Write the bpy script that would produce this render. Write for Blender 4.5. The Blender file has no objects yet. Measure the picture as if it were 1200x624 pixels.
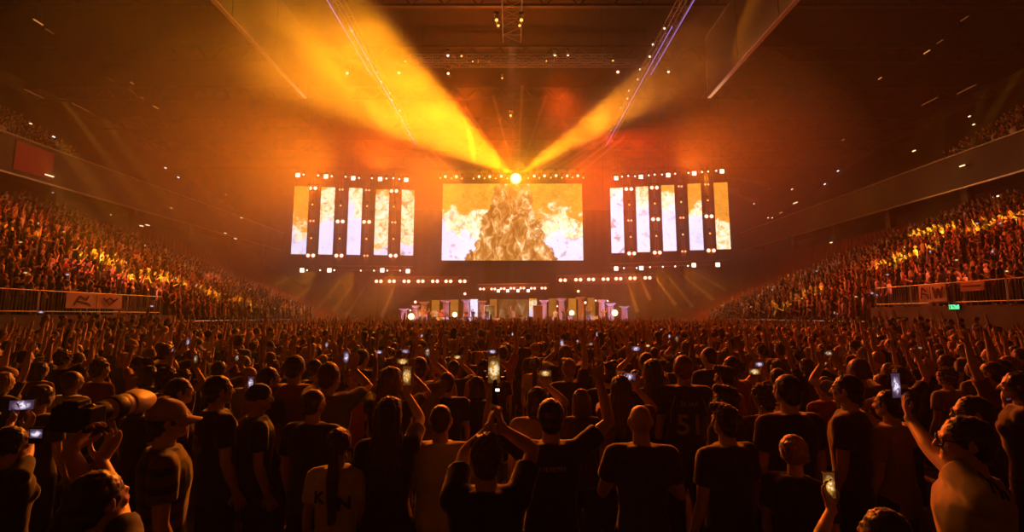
import bpy, bmesh, math, random
import numpy as np
from mathutils import Vector, Matrix, Quaternion, noise

random.seed(7)
RNG = np.random.default_rng(11)
scene = bpy.context.scene
COL = scene.collection
PI = math.pi

# ------------------------------------------------------------------ camera
FPX = 533.33            # focal length in pixels of a 1200 wide frame (16 mm)
HCAM = 2.3
PITCH = math.atan(58.0 / FPX)
cam_data = bpy.data.cameras.new('camera')
cam_data.lens = 16.0
cam_data.sensor_width = 36.0
cam_data.clip_end = 400
cam_data.clip_start = 0.05
cam = bpy.data.objects.new('camera', cam_data)
COL.objects.link(cam)
cam.location = (0, 0, HCAM)
cam.rotation_euler = (PI / 2 + PITCH, 0, 0)
scene.camera = cam
_F = Vector((0, math.cos(PITCH), math.sin(PITCH)))
_U = Vector((0, -math.sin(PITCH), math.cos(PITCH)))


def at(px, py, Y):
    """World point seen at photo pixel (px, py) at depth Y."""
    d = _F * FPX + Vector((1, 0, 0)) * (px - 600.0) + _U * (312.0 - py)
    return Vector((0, 0, HCAM)) + d * (Y / d.y)


def px_of(p):
    d = Vector(p) - Vector((0, 0, HCAM))
    z = d.dot(_F)
    return 600 + FPX * d.x / z, 312 - FPX * d.dot(_U) / z


# ------------------------------------------------------------------ colour
scene.view_settings.view_transform = 'Standard'
scene.view_settings.look = 'None'
scene.view_settings.gamma = 1.0
scene.view_settings.use_curve_mapping = False
scene.view_settings.exposure = 0.0
scene.cycles.use_denoising = True
try:
    scene.cycles.denoiser = 'OPENIMAGEDENOISE'
    scene.cycles.denoising_prefilter = 'ACCURATE'
except Exception:
    pass
scene.cycles.volume_bounces = 0
scene.cycles.max_bounces = 4
scene.cycles.diffuse_bounces = 1
scene.cycles.glossy_bounces = 2
scene.cycles.transmission_bounces = 2
scene.cycles.sample_clamp_indirect = 2.0
scene.cycles.sample_clamp_direct = 12.0
scene.cycles.caustics_reflective = False
scene.cycles.caustics_refractive = False
scene.cycles.use_light_tree = True
scene.cycles.volume_step_rate = 1.0
scene.cycles.volume_max_steps = 256
w = bpy.data.worlds.new('night')
scene.world = w
w.use_nodes = True
w.node_tree.nodes['Background'].inputs[0].default_value = (0, 0, 0, 1)
w.node_tree.nodes['Background'].inputs[1].default_value = 0

# ------------------------------------------------------------------ helpers
ORD = ['first', 'second', 'third', 'fourth', 'fifth', 'sixth', 'seventh', 'eighth', 'ninth', 'tenth', 'eleventh',
       'twelfth', 'thirteenth', 'fourteenth', 'fifteenth', 'sixteenth', 'seventeenth', 'eighteenth', 'nineteenth',
       'twentieth']


def tag(o, label=None, cat=None, group=None, kind=None):
    if label:
        o['label'] = label
    if cat:
        o['category'] = cat
    if group:
        o['group'] = group
    if kind:
        o['kind'] = kind
    return o


def thing(name, loc, label, cat, group=None, rz=0.0):
    o = bpy.data.objects.new(name, None)
    COL.objects.link(o)
    o.empty_display_size = 0.1
    o.location = loc
    o.rotation_euler = (0, 0, rz)
    tag(o, label, cat, group)
    return o


def copy_thing(root, loc, label, rz=None, group=None, scale=None):
    r = root.copy()
    COL.objects.link(r)
    r.location = loc
    if rz is not None:
        r.rotation_euler = (0, 0, rz)
    if scale is not None:
        r.scale = (scale, scale, scale)
    r['label'] = label
    if group:
        r['group'] = group
    for ch in list(root.children):
        c = ch.copy()
        COL.objects.link(c)
        c.parent = r
        for g in ch.children:
            d = g.copy()
            COL.objects.link(d)
            d.parent = c
    return r


class MB:
    """collects shapes, builds ONE mesh"""

    def __init__(self):
        self.v = []
        self.f = []

    def add(self, vs, fs):
        b = len(self.v)
        self.v += [tuple(p) for p in vs]
        self.f += [tuple(b + i for i in f) for f in fs]
        return self

    def box(self, c, s, rot=None):
        hx, hy, hz = s[0] / 2, s[1] / 2, s[2] / 2
        vs = [Vector((x * hx, y * hy, z * hz)) for z in (-1, 1) for y in (-1, 1) for x in (-1, 1)]
        if rot is not None:
            vs = [rot @ p for p in vs]
        c = Vector(c)
        return self.add([p + c for p in vs],
                        [(0, 2, 3, 1), (4, 5, 7, 6), (0, 1, 5, 4), (2, 6, 7, 3), (0, 4, 6, 2), (1, 3, 7, 5)])

    def box2(self, a, b):
        return self.box([(a[i] + b[i]) / 2 for i in range(3)], [abs(b[i] - a[i]) for i in range(3)])

    def cyl(self, a, b, r0, r1=None, n=10, caps=True):
        a, b = Vector(a), Vector(b)
        r1 = r0 if r1 is None else r1
        q = (b - a).to_track_quat('Z', 'Y')
        vs = []
        for p, r in ((a, r0), (b, r1)):
            for k in range(n):
                t = 2 * PI * k / n
                vs.append(p + q @ Vector((r * math.cos(t), r * math.sin(t), 0)))
        fs = [(k, (k + 1) % n, n + (k + 1) % n, n + k) for k in range(n)]
        if caps:
            fs += [tuple(range(n - 1, -1, -1)), tuple(range(n, 2 * n))]
        return self.add(vs, fs)

    def bar(self, a, b, t):
        return self.cyl(a, b, t, n=4)

    def loft(self, rings, caps=True):
        n = len(rings[0])
        vs = [p for r in rings for p in r]
        fs = []
        for i in range(len(rings) - 1):
            for k in range(n):
                fs.append((i * n + k, i * n + (k + 1) % n, (i + 1) * n + (k + 1) % n, (i + 1) * n + k))
        if caps:
            fs += [tuple(range(n - 1, -1, -1)), tuple(range((len(rings) - 1) * n, len(rings) * n))]
        return self.add(vs, fs)

    def lathe(self, prof, c=(0, 0, 0), n=20):
        """prof: list of (r, z)"""
        c = Vector(c)
        rings = [[c + Vector((r * math.cos(2 * PI * k / n), r * math.sin(2 * PI * k / n), z)) for k in range(n)] for r, z in prof]
        return self.loft(rings)

    def ell(self, c, r, rot=None, nu=14, nv=9):
        c = Vector(c)
        rings = []
        for j in range(1, nv):
            t = -PI / 2 + PI * j / nv
            rings.append([Vector((r[0] * math.cos(t) * math.cos(2 * PI * k / nu), r[1] * math.cos(t) * math.sin(2 * PI * k / nu), r[2] * math.sin(t))) for k in range(nu)])
        n = nu
        vs = [p for rr in rings for p in rr] + [Vector((0, 0, -r[2])), Vector((0, 0, r[2]))]
        fs = []
        m = len(rings)
        for i in range(m - 1):
            for k in range(n):
                fs.append((i * n + k, i * n + (k + 1) % n, (i + 1) * n + (k + 1) % n, (i + 1) * n + k))
        for k in range(n):
            fs.append((m * n, (k + 1) % n, k))
            fs.append((m * n + 1, (m - 1) * n + k, (m - 1) * n + (k + 1) % n))
        if rot is not None:
            vs = [rot @ p for p in vs]
        return self.add([p + c for p in vs], fs)

    def capsule(self, p, q, r0, r1, n=12, nc=3, sq=None, end=True):
        """tapered limb with round ends; sq=(axis_vector, factor) flattens the section along the axis"""
        p, q = Vector(p), Vector(q)
        qt = (q - p).to_track_quat('Z', 'Y')
        d = (q - p).normalized()
        rings = []

        def ring(c, r):
            out = []
            for k in range(n):
                t = 2 * PI * k / n
                o = qt @ Vector((r * math.cos(t), r * math.sin(t), 0))
                if sq is not None:
                    ax = sq[0]
                    o = o - ax * o.dot(ax) * (1 - sq[1])
                out.append(c + o)
            return out
        if end:
            for j in range(nc):
                t = PI / 2 * (1 - (j + .15) / nc)
                rings.append(ring(p - d * r0 * math.sin(t), r0 * math.cos(t)))
        rings.append(ring(p, r0))
        rings.append(ring(q, r1))
        if end:
            for j in range(nc - 1, -1, -1):
                t = PI / 2 * (1 - (j + .15) / nc)
                rings.append(ring(q + d * r1 * math.sin(t), r1 * math.cos(t)))
        return self.loft(rings)

    def mesh(self, name, smooth=False):
        me = bpy.data.meshes.new(name)
        me.from_pydata(self.v, [], self.f)
        me.validate()
        if smooth:
            me.polygons.foreach_set('use_smooth', [True] * len(me.polygons))
        me.update()
        return me

    def build(self, name, m, parent=None, smooth=False, loc=None):
        return obj(name, self.mesh(name, smooth), m, parent, loc)


def obj(name, me, m=None, parent=None, loc=None):
    o = bpy.data.objects.new(name, me)
    COL.objects.link(o)
    if m is not None and not me.materials:
        me.materials.append(m)
    if parent is not None:
        o.parent = parent
    if loc is not None:
        o.location = loc
    return o


# ------------------------------------------------------------------ materials
def mat(name, col, rough=0.7, metal=0.0, spec=0.3):
    m = bpy.data.materials.new(name)
    m.use_nodes = True
    b = m.node_tree.nodes['Principled BSDF']
    b.inputs['Base Color'].default_value = (*col, 1)
    b.inputs['Roughness'].default_value = rough
    b.inputs['Metallic'].default_value = metal
    b.inputs['Specular IOR Level'].default_value = spec
    return m


def noisy(name, c1, c2, scale, rough=0.8, bump=0.0, metal=0.0):
    """procedural two tone material"""
    m = mat(name, c1, rough, metal)
    nt = m.node_tree
    b = nt.nodes['Principled BSDF']
    tc = nt.nodes.new('ShaderNodeTexCoord')
    n = nt.nodes.new('ShaderNodeTexNoise')
    n.inputs['Scale'].default_value = scale
    n.inputs['Detail'].default_value = 5
    r = nt.nodes.new('ShaderNodeValToRGB')
    r.color_ramp.elements[0].color = (*c1, 1)
    r.color_ramp.elements[1].color = (*c2, 1)
    r.color_ramp.elements[0].position = .35
    r.color_ramp.elements[1].position = .65
    nt.links.new(tc.outputs['Object'], n.inputs['Vector'])
    nt.links.new(n.outputs['Fac'], r.inputs['Fac'])
    nt.links.new(r.outputs['Color'], b.inputs['Base Color'])
    if bump:
        bp = nt.nodes.new('ShaderNodeBump')
        bp.inputs['Strength'].default_value = bump
        nt.links.new(n.outputs['Fac'], bp.inputs['Height'])
        nt.links.new(bp.outputs['Normal'], b.inputs['Normal'])
    return m


def glow(name, col, strength, sampled=False):
    m = bpy.data.materials.new(name)
    m.use_nodes = True
    nt = m.node_tree
    nt.nodes.clear()
    o = nt.nodes.new('ShaderNodeOutputMaterial')
    e = nt.nodes.new('ShaderNodeEmission')
    e.inputs[0].default_value = (*col, 1)
    e.inputs[1].default_value = strength
    nt.links.new(e.outputs[0], o.inputs[0])
    m.cycles.emission_sampling = 'FRONT' if sampled else 'NONE'
    return m


def lens_glow(name, core, rim, s_core, s_rim):
    """lamp lens: hot in the middle, red halo painted in towards the rim"""
    m = glow(name, core, s_core)
    nt = m.node_tree
    e = [n for n in nt.nodes if n.type == 'EMISSION'][0]
    tc = nt.nodes.new('ShaderNodeTexCoord')
    mp = nt.nodes.new('ShaderNodeMapping')
    mp.inputs['Location'].default_value = (-1, -1, 0)
    mp.inputs['Scale'].default_value = (2, 2, 0)
    ln = nt.nodes.new('ShaderNodeVectorMath')
    ln.operation = 'LENGTH'
    r = nt.nodes.new('ShaderNodeValToRGB')
    r.color_ramp.elements[0].position = .35
    r.color_ramp.elements[0].color = (*[c * s_core / 8 for c in core], 1)
    r.color_ramp.elements[1].position = .95
    r.color_ramp.elements[1].color = (*[c * s_rim / 8 for c in rim], 1)  # halo around the lamp, painted as the rim colour
    nt.links.new(tc.outputs['Generated'], mp.inputs[0])
    nt.links.new(mp.outputs[0], ln.inputs[0])
    nt.links.new(ln.outputs['Value'], r.inputs[0])
    nt.links.new(r.outputs[0], e.inputs[0])
    e.inputs[1].default_value = 8
    return m


M = {}
M['black_metal'] = mat('black_metal', (.035, .033, .032), .45, .6)
M['truss'] = mat('truss_metal', (.30, .29, .28), .4, .8)
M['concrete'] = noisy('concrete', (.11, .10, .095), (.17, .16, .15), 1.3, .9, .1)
M['floor'] = noisy('floor_covering', (.05, .048, .046), (.08, .076, .072), .8, .8)
M['dark'] = mat('dark_drape', (.02, .018, .017), .9)
M['wall'] = noisy('wall_paint', (.06, .055, .05), (.08, .075, .07), .3, .9)
M['roof'] = noisy('roof_deck', (.016, .015, .014), (.026, .024, .022), .5, .9)
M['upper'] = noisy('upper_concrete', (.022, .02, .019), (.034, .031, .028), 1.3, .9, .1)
M['roof_steel'] = mat('roof_steel', (.05, .047, .045), .6, .4)
M['fascia'] = mat('fascia_panel', (.075, .066, .06), .55)
M['fence'] = mat('fence_metal', (.42, .40, .38), .35, .8)
M['seat'] = mat('seat_plastic', (.12, .02, .02), .5)
M['cable'] = mat('cable', (.03, .03, .03), .6)
M['panel_off'] = mat('switched_off_screen', (.10, .092, .088), .4, 0, .5)
M['panel_edge'] = mat('aluminium_edge', (.8, .75, .68), .25, .9)
# ================================================================== the arena shell
def struct(name, mb, m, smooth=False):
    return tag(mb.build(name, m, smooth=smooth), kind='structure')


FX = 20.0            # half width of the standing floor
ROWD, ROWH, NROW, Z0 = .85, .43, 21, 1.45
struct('floor', MB().box2((-64, -12, -.3), (64, 86, 0)), M['floor'])
struct('ceiling', MB().box2((-64, -12, 33), (64, 86, 33.4)), M['roof'])
struct('wall_left', MB().box2((-64.4, -12, 0), (-64, 86, 33)), M['wall'])
struct('wall_right', MB().box2((64, -12, 0), (64.4, 86, 33)), M['wall'])
struct('wall_back', MB().box2((-64, 86, 0), (64, 86.4, 33)), M['wall'])
struct('wall_front', MB().box2((-64, -12.4, 0), (64, -12, 33)), M['wall'])
for i, y in enumerate(range(20, 84, 9)):
    mb = MB()
    for z in (31.6, 29.9):
        mb.box2((-63, y - .15, z - .12), (63, y + .15, z + .12))
    for k in range(-21, 21):
        mb.bar((k * 3, y, 29.9), (k * 3 + 1.5, y, 31.6), .07)
        mb.bar((k * 3 + 1.5, y, 31.6), (k * 3 + 3, y, 29.9), .07)
    struct('ceiling_beam', mb, M['roof_steel'])


def row_z(i, s, Y):
    if s < 0 and Y < 27 and i < 3:
        return Z0 + ROWH * 2
    if s > 0 and Y < 25.5 and i < 4:
        return Z0 + ROWH * 3
    return Z0 + ROWH * i


def stand_profile(rows, x0, d, base):
    pts = [(x0, base)]
    for k, z in enumerate(rows):
        pts += [(x0 + k * d, z), (x0 + (k + 1) * d, z)]
    pts += [(x0 + len(rows) * d, base)]
    return pts


def prism(mb, prof, s, y0, y1):
    n = len(prof)
    vs = [(s * x, y0, z) for x, z in prof] + [(s * x, y1, z) for x, z in prof]
    fs = [(k, (k + 1) % n, n + (k + 1) % n, n + k) for k in range(n)]
    # caps as column strips (profile is a stepped polygon)
    fs += [tuple(range(n))[::-1], tuple(range(n, 2 * n))]
    mb.add(vs, fs)


SPLIT = {-1: 27.0, 1: 25.5}
for s, side in ((-1, 'left'), (1, 'right')):
    mb = MB()
    for y0, y1 in ((-8, SPLIT[s]), (SPLIT[s], 66)):
        prism(mb, stand_profile([row_z(i, s, y0) for i in range(NROW)], FX, ROWD, 0), s, y0, y1)
    struct('lower_stand_' + side, mb, M['concrete'])
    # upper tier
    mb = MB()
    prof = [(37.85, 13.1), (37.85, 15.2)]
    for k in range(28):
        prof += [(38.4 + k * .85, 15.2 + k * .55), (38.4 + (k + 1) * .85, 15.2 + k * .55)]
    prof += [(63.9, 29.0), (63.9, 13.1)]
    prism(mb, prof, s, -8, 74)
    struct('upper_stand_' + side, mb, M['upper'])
    mb = MB()
    mb.box2((s * 37.6, -8, 13.0), (s * 37.85, 74, 15.75))
    struct('fascia_' + side, mb, M['fascia'])
    mb = MB()
    for zz in (15.85, 12.9):
        mb.box2((s * 37.52, -8, zz - .06), (s * 37.7, 74, zz + .06))
    struct('trim_' + side, mb, M['fence'])
    # concourse back wall and its pillars behind the last row
    mb = MB()
    mb.box2((s * 41.5, -8, 10), (s * 41.8, 74, 13.1))
    struct('wall_concourse_' + side, mb, M['wall'])
    for y in range(22, 74, 8):
        struct('pillar', MB().box2((s * 38.6, y - .3, 10.0), (s * 39.2, y + .3, 13.1)), M['fascia'])

# rows of tip up seats in the part of the bowl that stays empty, beside and behind the stage
def end_row(i):
    """depth at which the audience of a row stops"""
    return 47.5 - .66 * i * ROWD


mb = MB()
for s in (-1, 1):
    for i in range(NROW):
        y = end_row(i) + 1.0
        while y < 64:
            x, z = s * (FX + i * ROWD + .5), Z0 + ROWH * i
            mb.box((x, y, z + .42), (.4, .46, .08))
            mb.box((x + s * .22, y, z + .66), (.06, .46, .5))
            y += .56
tag(mb.build('seating', M['seat']), 'rows of empty dark red seats beside the stage', 'seats', kind='stuff')

# ------------------------------------------------------------------ black drape behind the stage
def drape(name, x0, x1, y, z0, z1, label, cat='curtain'):
    mb = MB()
    n = int((x1 - x0) / .35)
    vs, fs = [], []
    for k in range(n + 1):
        x = x0 + (x1 - x0) * k / n
        yy = y + .09 * math.sin(k * 1.7) + .05 * math.sin(k * .61)
        vs += [(x, yy, z0), (x, yy, z1)]
    for k in range(n):
        fs.append((2 * k, 2 * k + 2, 2 * k + 3, 2 * k + 1))
    b = len(vs)
    vs += [(p[0], p[1] + .06, p[2]) for p in vs]
    fs += [tuple(b + i for i in f[::-1]) for f in fs]
    mb.add(vs, fs)
    o = mb.build(name, M['dark'], smooth=True)
    tag(o, label, cat)
    return o


drape('stage_curtain', -24, 24, 60.5, 0.0, 16.5, 'tall black curtain closing off the arena behind the stage')

# ------------------------------------------------------------------ crowd barriers and banners
def barrier_mesh(L, h=1.05):
    fr, br = MB(), MB()
    r = .028
    fr.cyl((0, 0, .12), (0, 0, h), r).cyl((0, L, .12), (0, L, h), r)
    fr.cyl((0, 0, h), (0, L, h), r).cyl((0, 0, .16), (0, L, .16), r)
    for y in (.25, L - .25):
        fr.box((0, y, .02), (.5, .06, .04)).cyl((0, y, .03), (0, y, .16), r)
    n = int(L / .13)
    for k in range(1, n):
        br.cyl((0, L * k / n, .16), (0, L * k / n, h), .011, n=6)
    return fr.mesh('barrier_frame'), br.mesh('barrier_bars')


BFR, BBR = barrier_mesh(2.2)


def barrier(loc, rz, label):
    t = thing('crowd_barrier', loc, label, 'barrier', 'crowd barriers along the stands', rz)
    obj('frame', BFR, M['fence'], t)
    obj('bar_grating', BBR, M['fence'], t)
    return t


for k in range(5):
    barrier((-FX - .12, 14.9 + 2.25 * k, Z0 + 2 * ROWH), 0, '%s steel barrier from the camera end on the walkway edge in the stand at left' % ORD[k])
for k in range(5):
    barrier((FX + .12, 14.0 + 2.25 * k, Z0 + 3 * ROWH), 0, '%s steel barrier from the camera end on the walkway edge in the stand at right' % ORD[k])
# floor level barriers at the left and right edge of the floor, on low risers
struct('floor_riser_left', MB().box2((-FX, 18.3, 0), (-15.6, 22.5, .42)), M['concrete'])
struct('floor_riser_right', MB().box2((15.6, 18.3, 0), (FX, 22.5, .42)), M['concrete'])
for k in range(2):
    barrier((-15.5 - 2.22 * k, 18.45, .42), PI / 2, '%s steel barrier from the aisle on the low floor riser at left' % ORD[k])
    barrier((FX - 2.22 * k, 18.45, .42), PI / 2, '%s steel barrier from the wall on the low floor riser at right' % ORD[k])


def banner(name, s, y0, y1, z0, z1, col, glyphs, label):
    t = thing(name, (s * (FX - .02), y0, z0), label, 'banner')
    # a cloth hung on the rail, slightly bellied
    vs, fs = [], []
    n = 10
    for i in range(n + 1):
        for j in range(n + 1):
            u, v = i / n, j / n
            vs.append((-s * (.05 + .035 * math.sin(u * 7) * (1 - v)), (y1 - y0) * u, (z1 - z0) * v))
    for i in range(n):
        for j in range(n):
            a = i * (n + 1) + j
            fs.append((a, a + n + 1, a + n + 2, a + 1))
    b = len(vs)
    vs += [(p[0] + s * .02, p[1], p[2]) for p in vs]
    fs += [tuple(b + q for q in f[::-1]) for f in fs]
    MB().add(vs, fs).build('cloth', mat(name + '_cloth', col, .8), t, smooth=True)
    g = MB()
    for a, b_, w_ in glyphs:
        if s > 0:
            a, b_ = (1 - a[0], a[1]), (1 - b_[0], b_[1])
        A = Vector((-s * .10, (y1 - y0) * a[0], (z1 - z0) * a[1]))
        B = Vector((-s * .10, (y1 - y0) * b_[0], (z1 - z0) * b_[1]))
        d = (B - A).normalized()
        nrm = d.cross(Vector((1, 0, 0))) * w_
        x = Vector((s * .012, 0, 0))
        g.add([A - nrm, B - nrm, B + nrm, A + nrm, A - nrm + x, B - nrm + x, B + nrm + x, A + nrm + x],
              [(0, 1, 2, 3), (7, 6, 5, 4), (0, 4, 5, 1), (1, 5, 6, 2), (2, 6, 7, 3), (3, 7, 4, 0)])
    g.build('lettering', mat(name + '_print', (.10, .02, .015), .8), t)
    return t


# left: two square signs, a figure like mark and a downward arrow shape
GL = [((.12, .2), (.2, .8), .035), ((.2, .8), (.32, .55), .035), ((.32, .55), (.36, .85), .03), ((.16, .45), (.36, .3), .035), ((.36, .3), (.4, .15), .03),
      ((.62, .75), (.75, .25), .04), ((.75, .25), (.9, .75), .04), ((.66, .5), (.75, .75), .035), ((.75, .75), (.84, .5), .035),
      ((.5, .04), (.5, .96), .012)]
banner('rail_banner', -1, 20.4, 23.3, Z0 + 2 * ROWH + .32, Z0 + 2 * ROWH + 1.02, (.62, .5, .38), GL, 'pale banner of two square signs tied to the barrier at left')
GR = [((.1, .2), (.16, .85), .03), ((.16, .85), (.3, .6), .03), ((.14, .5), (.34, .42), .03), ((.34, .42), (.38, .15), .03), ((.56, .85), (.64, .2), .035),
      ((.64, .2), (.74, .75), .035), ((.74, .75), (.82, .2), .035), ((.82, .2), (.92, .85), .035), ((.46, .1), (.46, .9), .012)]
banner('rail_banner', 1, 20.9, 22.3, Z0 + 3 * ROWH + .2, Z0 + 3 * ROWH + 1.02, (.75, .55, .45), GR, 'pale banner with dark marks tied to the barrier at right')
banner('rail_banner', 1, 19.2, 20.2, Z0 + 3 * ROWH + .62, Z0 + 3 * ROWH + 1.04, (.75, .35, .28), [((.1, .5), (.9, .5), .03)], 'small red towel slung over the barrier beside the pale banner')

# long pale cloth boards on the front wall of the bowl, and a thin handrail
for k, (y0, y1) in enumerate(((29.6, 32.3), (32.6, 35.6), (35.9, 39.0))):
    o = MB().box2((-FX + .01, y0, 1.02), (-FX + .05, y1, 1.43)).build('edge_board', mat('board_cloth', (.75, .6, .35), .8))
    tag(o, '%s long pale board on the front wall of the bowl at left' % ORD[k], 'board', 'pale boards on the front wall of the bowl')


def handrail(s, y0, y1, z, label):
    t = thing('handrail', (s * (FX + .06), y0, z), label, 'handrail')
    MB().cyl((0, 0, .5), (0, y1 - y0, .5), .03).build('rail', M['panel_edge'], t)
    n = int((y1 - y0) / 2.2)
    for k in range(n + 1):
        MB().cyl((0, (y1 - y0) * k / n, -.02), (0, (y1 - y0) * k / n, .5), .025, n=8).build('post', M['fence'], t)


handrail(-1, 27.2, 47, Z0, 'thin handrail along the front of the bowl at left')
handrail(1, 25.7, 47, Z0, 'thin handrail along the front of the bowl at right')

# green emergency exit sign on the dark wall under the walkway at right
p = at(1101, 360, 20.6)
t = thing('exit_sign', (FX - .02, 20.6, p.z), 'small green lit exit sign with running figure below the barrier at right', 'sign')
MB().box((0, 0, 0), (.08, .5, .24)).build('housing', M['black_metal'], t)
MB().box((-.05, 0, 0), (.02, .46, .2)).build('sign_face', glow('exit_green', (.1, .9, .35), 1.4), t)
g = MB()
for a, b_ in (((-.02, -.02), (.02, .03)), ((.02, .03), (.06, .0)), ((-.02, -.02), (.0, -.08)), ((-.02, -.02), (-.07, -.03)), ((-.07, -.03), (-.1, -.07)), ((.0, .02), (-.05, .04))):
    g.cyl((-.065, a[0], a[1]), (-.065, b_[0], b_[1]), .011, n=6)
g.cyl((-.07, .03, .06), (-.06, .03, .06), .02, n=10)
g.box((-.065, .17, 0), (.012, .05, .15))
g.build('pictogram', mat('sign_white', (.9, .95, .9), .6), t)

# red led board on the upper fascia
t = thing('fascia_display', (-37.5, 33.2, 13.25), 'dim red display board on the balcony front at upper left', 'display')
MB().box2((-.1, 0, 0), (0, 2.9, 2.3)).build('housing', M['black_metal'], t)
MB().box2((0, .06, .06), (.03, 2.84, 2.24)).build('screen', glow('dim_red', (.22, .012, .006), .55), t)

# ------------------------------------------------------------------ small lights of the upper tiers
LT = {}
LTM = {'w': glow('tube_white', (1, .66, .34), 2.0), 'o': glow('tube_amber', (1, .40, .08), .75), 'd': glow('tube_dim', (.9, .26, .05), .16), 'g': glow('tube_cool', (.75, .8, 1), 2.2)}


def tube_light(px, py, s, L, kind, label, X=None, tilt=0.0, r=.055):
    """wall light placed on the plane x = s*X where the ray of the photo meets it"""
    d = at(px, py, 10.0) - Vector((0, 0, HCAM))
    X = X or 37.3
    p = Vector((0, 0, HCAM)) + d * (s * X / d.x)
    L *= .8
    t = thing('tube_light', p, label, 'light', 'small lights in the upper tiers')
    MB().box((s * .12, 0, 0), (.1, L + .1, r * 2.6)).build('bracket', M['black_metal'], t)
    MB().cyl((0, -L / 2, 0), (0, L / 2, 0), r, n=8).build('tube', LTM[kind], t)
    if X >= 44:
        MB().cyl((s * .12, 0, .05), (s * .12, 0, 32.99 - p.z), .02, n=6).build('hanger', M['black_metal'], t)
    return t


tl = [  # px, py, side, length, kind, plane
    (45, 26, -1, 1.1, 'o', 46), (59, 37, -1, .9, 'd', 46), (40, 110, -1, 2.2, 'd', 46), (95, 126, -1, 2.4, 'd', 46), (155, 97.5, -1, .6, 'o', 48), (155, 107, -1, 1.0, 'd', 48),
    (169, 116, -1, 1.2, 'o', 48), (183, 126, -1, 1.0, 'o', 48), (129, 93, -1, 1.0, 'd', 48),
    (58, 206, -1, .8, 'w', 37.3), (166, 265, -1, .55, 'w', 39.5), (173, 264, -1, .6, 'w', 39.5), (172, 279, -1, .35, 'o', 39.5), (218, 294, -1, .5, 'w', 37),
    (283, 255.5, -1, .5, 'w', 37), (265, 228, -1, .35, 'o', 37.3), (264, 273.5, -1, .45, 'w', 37), (276, 280, -1, .6, 'w', 37), (201, 244, -1, .35, 'o', 37.3), (209, 208, -1, .3, 'g', 37.3),
    (194, 197, -1, .3, 'g', 40), (63, 160.5, -1, .25, 'g', 41), (12.5, 147.5, -1, .25, 'w', 42), (36, 145, -1, .2, 'w', 42),
    (1086, 61, 1, .9, 'o', 45), (1101, 49, 1, .9, 'd', 45), (1074, 73, 1, .8, 'd', 45), (1031, 92, 1, .55, 'o', 44), (1130, 22, 1, .9, 'd', 45), (1089, 119, 1, 2.4, 'd', 46), (1132, 105, 1, 2.4, 'd', 46),
    (914, 149, 1, .8, 'd', 44), (925, 150.5, 1, .8, 'd', 44), (988, 164, 1, .4, 'o', 42), (982, 200.5, 1, .25, 'g', 37.3), (1127.5, 194.5, 1, .5, 'w', 37.2), (1071, 177, 1, .35, 'w', 37.3), (1136, 136.5, 1, .2, 'w', 42), (1141, 146, 1, .2, 'w', 42),
    (900, 255.5, 1, .3, 'w', 37), (905, 255.5, 1, .3, 'w', 37), (915, 249.5, 1, .8, 'o', 37), (932, 238, 1, 1.1, 'w', 37), (928, 222, 1, .4, 'w', 37.3), (966.5, 216, 1, .3, 'g', 37.3), (974, 284.5, 1, .4, 'w', 36), (901.5, 221.5, 1, .2, 'o', 37.3),
    (883.5, 239, 1, .25, 'g', 37.3), (1167, 230.5, 1, .5, 'w', 37.2),
]
cnt = {}
for (px, py, s, L, k, X) in tl:
    side = 'left' if s < 0 else 'right'
    zone = 'high in the upper tier' if py < 140 else ('along the balcony front' if py < 215 else 'in the concourse above the bowl')
    key = (side, zone)
    i = cnt.get(key, 0)
    cnt[key] = i + 1
    col = {'w': 'bright warm', 'o': 'amber', 'd': 'faint amber', 'g': 'cool'}[k]
    tube_light(px, py, s, L, k, '%s small light %s at %s, %s of its cluster' % (col, zone, side, ORD[i]), X)
# ================================================================== rigging
def truss_meshes(L, w=.5, bay=1.0, r=.035):
    """box truss along +X from the origin"""
    ch, br = MB(), MB()
    h = w / 2
    cs = [(-h, -h), (h, -h), (h, h), (-h, h)]
    for y, z in cs:
        ch.cyl((0, y, z), (L, y, z), r, n=8)
    n = max(1, int(L / bay))
    for k in range(n):
        x0, x1 = L * k / n, L * (k + 1) / n
        for i in range(4):
            a, b = cs[i], cs[(i + 1) % 4]
            if k % 2:
                a, b = b, a
            br.cyl((x0, *a), (x1, *b), r * .55, n=5, caps=False)
            br.cyl((x0, *cs[i]), (x0, *cs[(i + 1) % 4]), r * .55, n=5, caps=False)
    return ch.mesh('truss_chords'), br.mesh('truss_bracing')


def truss(a, b, label, w=.5, group=None, cables=True, name='hanging_truss'):
    a, b = Vector(a), Vector(b)
    L = (b - a).length
    t = thing(name, a, label, 'truss', group)
    d = (b - a).normalized()
    t.rotation_mode = 'QUATERNION'
    t.rotation_quaternion = Vector((1, 0, 0)).rotation_difference(d)
    c, br = truss_meshes(L, w)
    obj('chord', c, M['truss'], t)
    obj('bracing', br, M['truss'], t)
    if cables and abs(d.z) < .1:
        q = t.rotation_quaternion.inverted()
        up = q @ Vector((0, 0, 1))
        for k in (.06, .5, .94):
            p = Vector((L * k, 0, 0)) + up * w / 2
            MB().cyl(p, p + up * max(.5, 29.7 - a.z), .02, n=6).build('cable', M['cable'], t)
    return t


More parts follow.
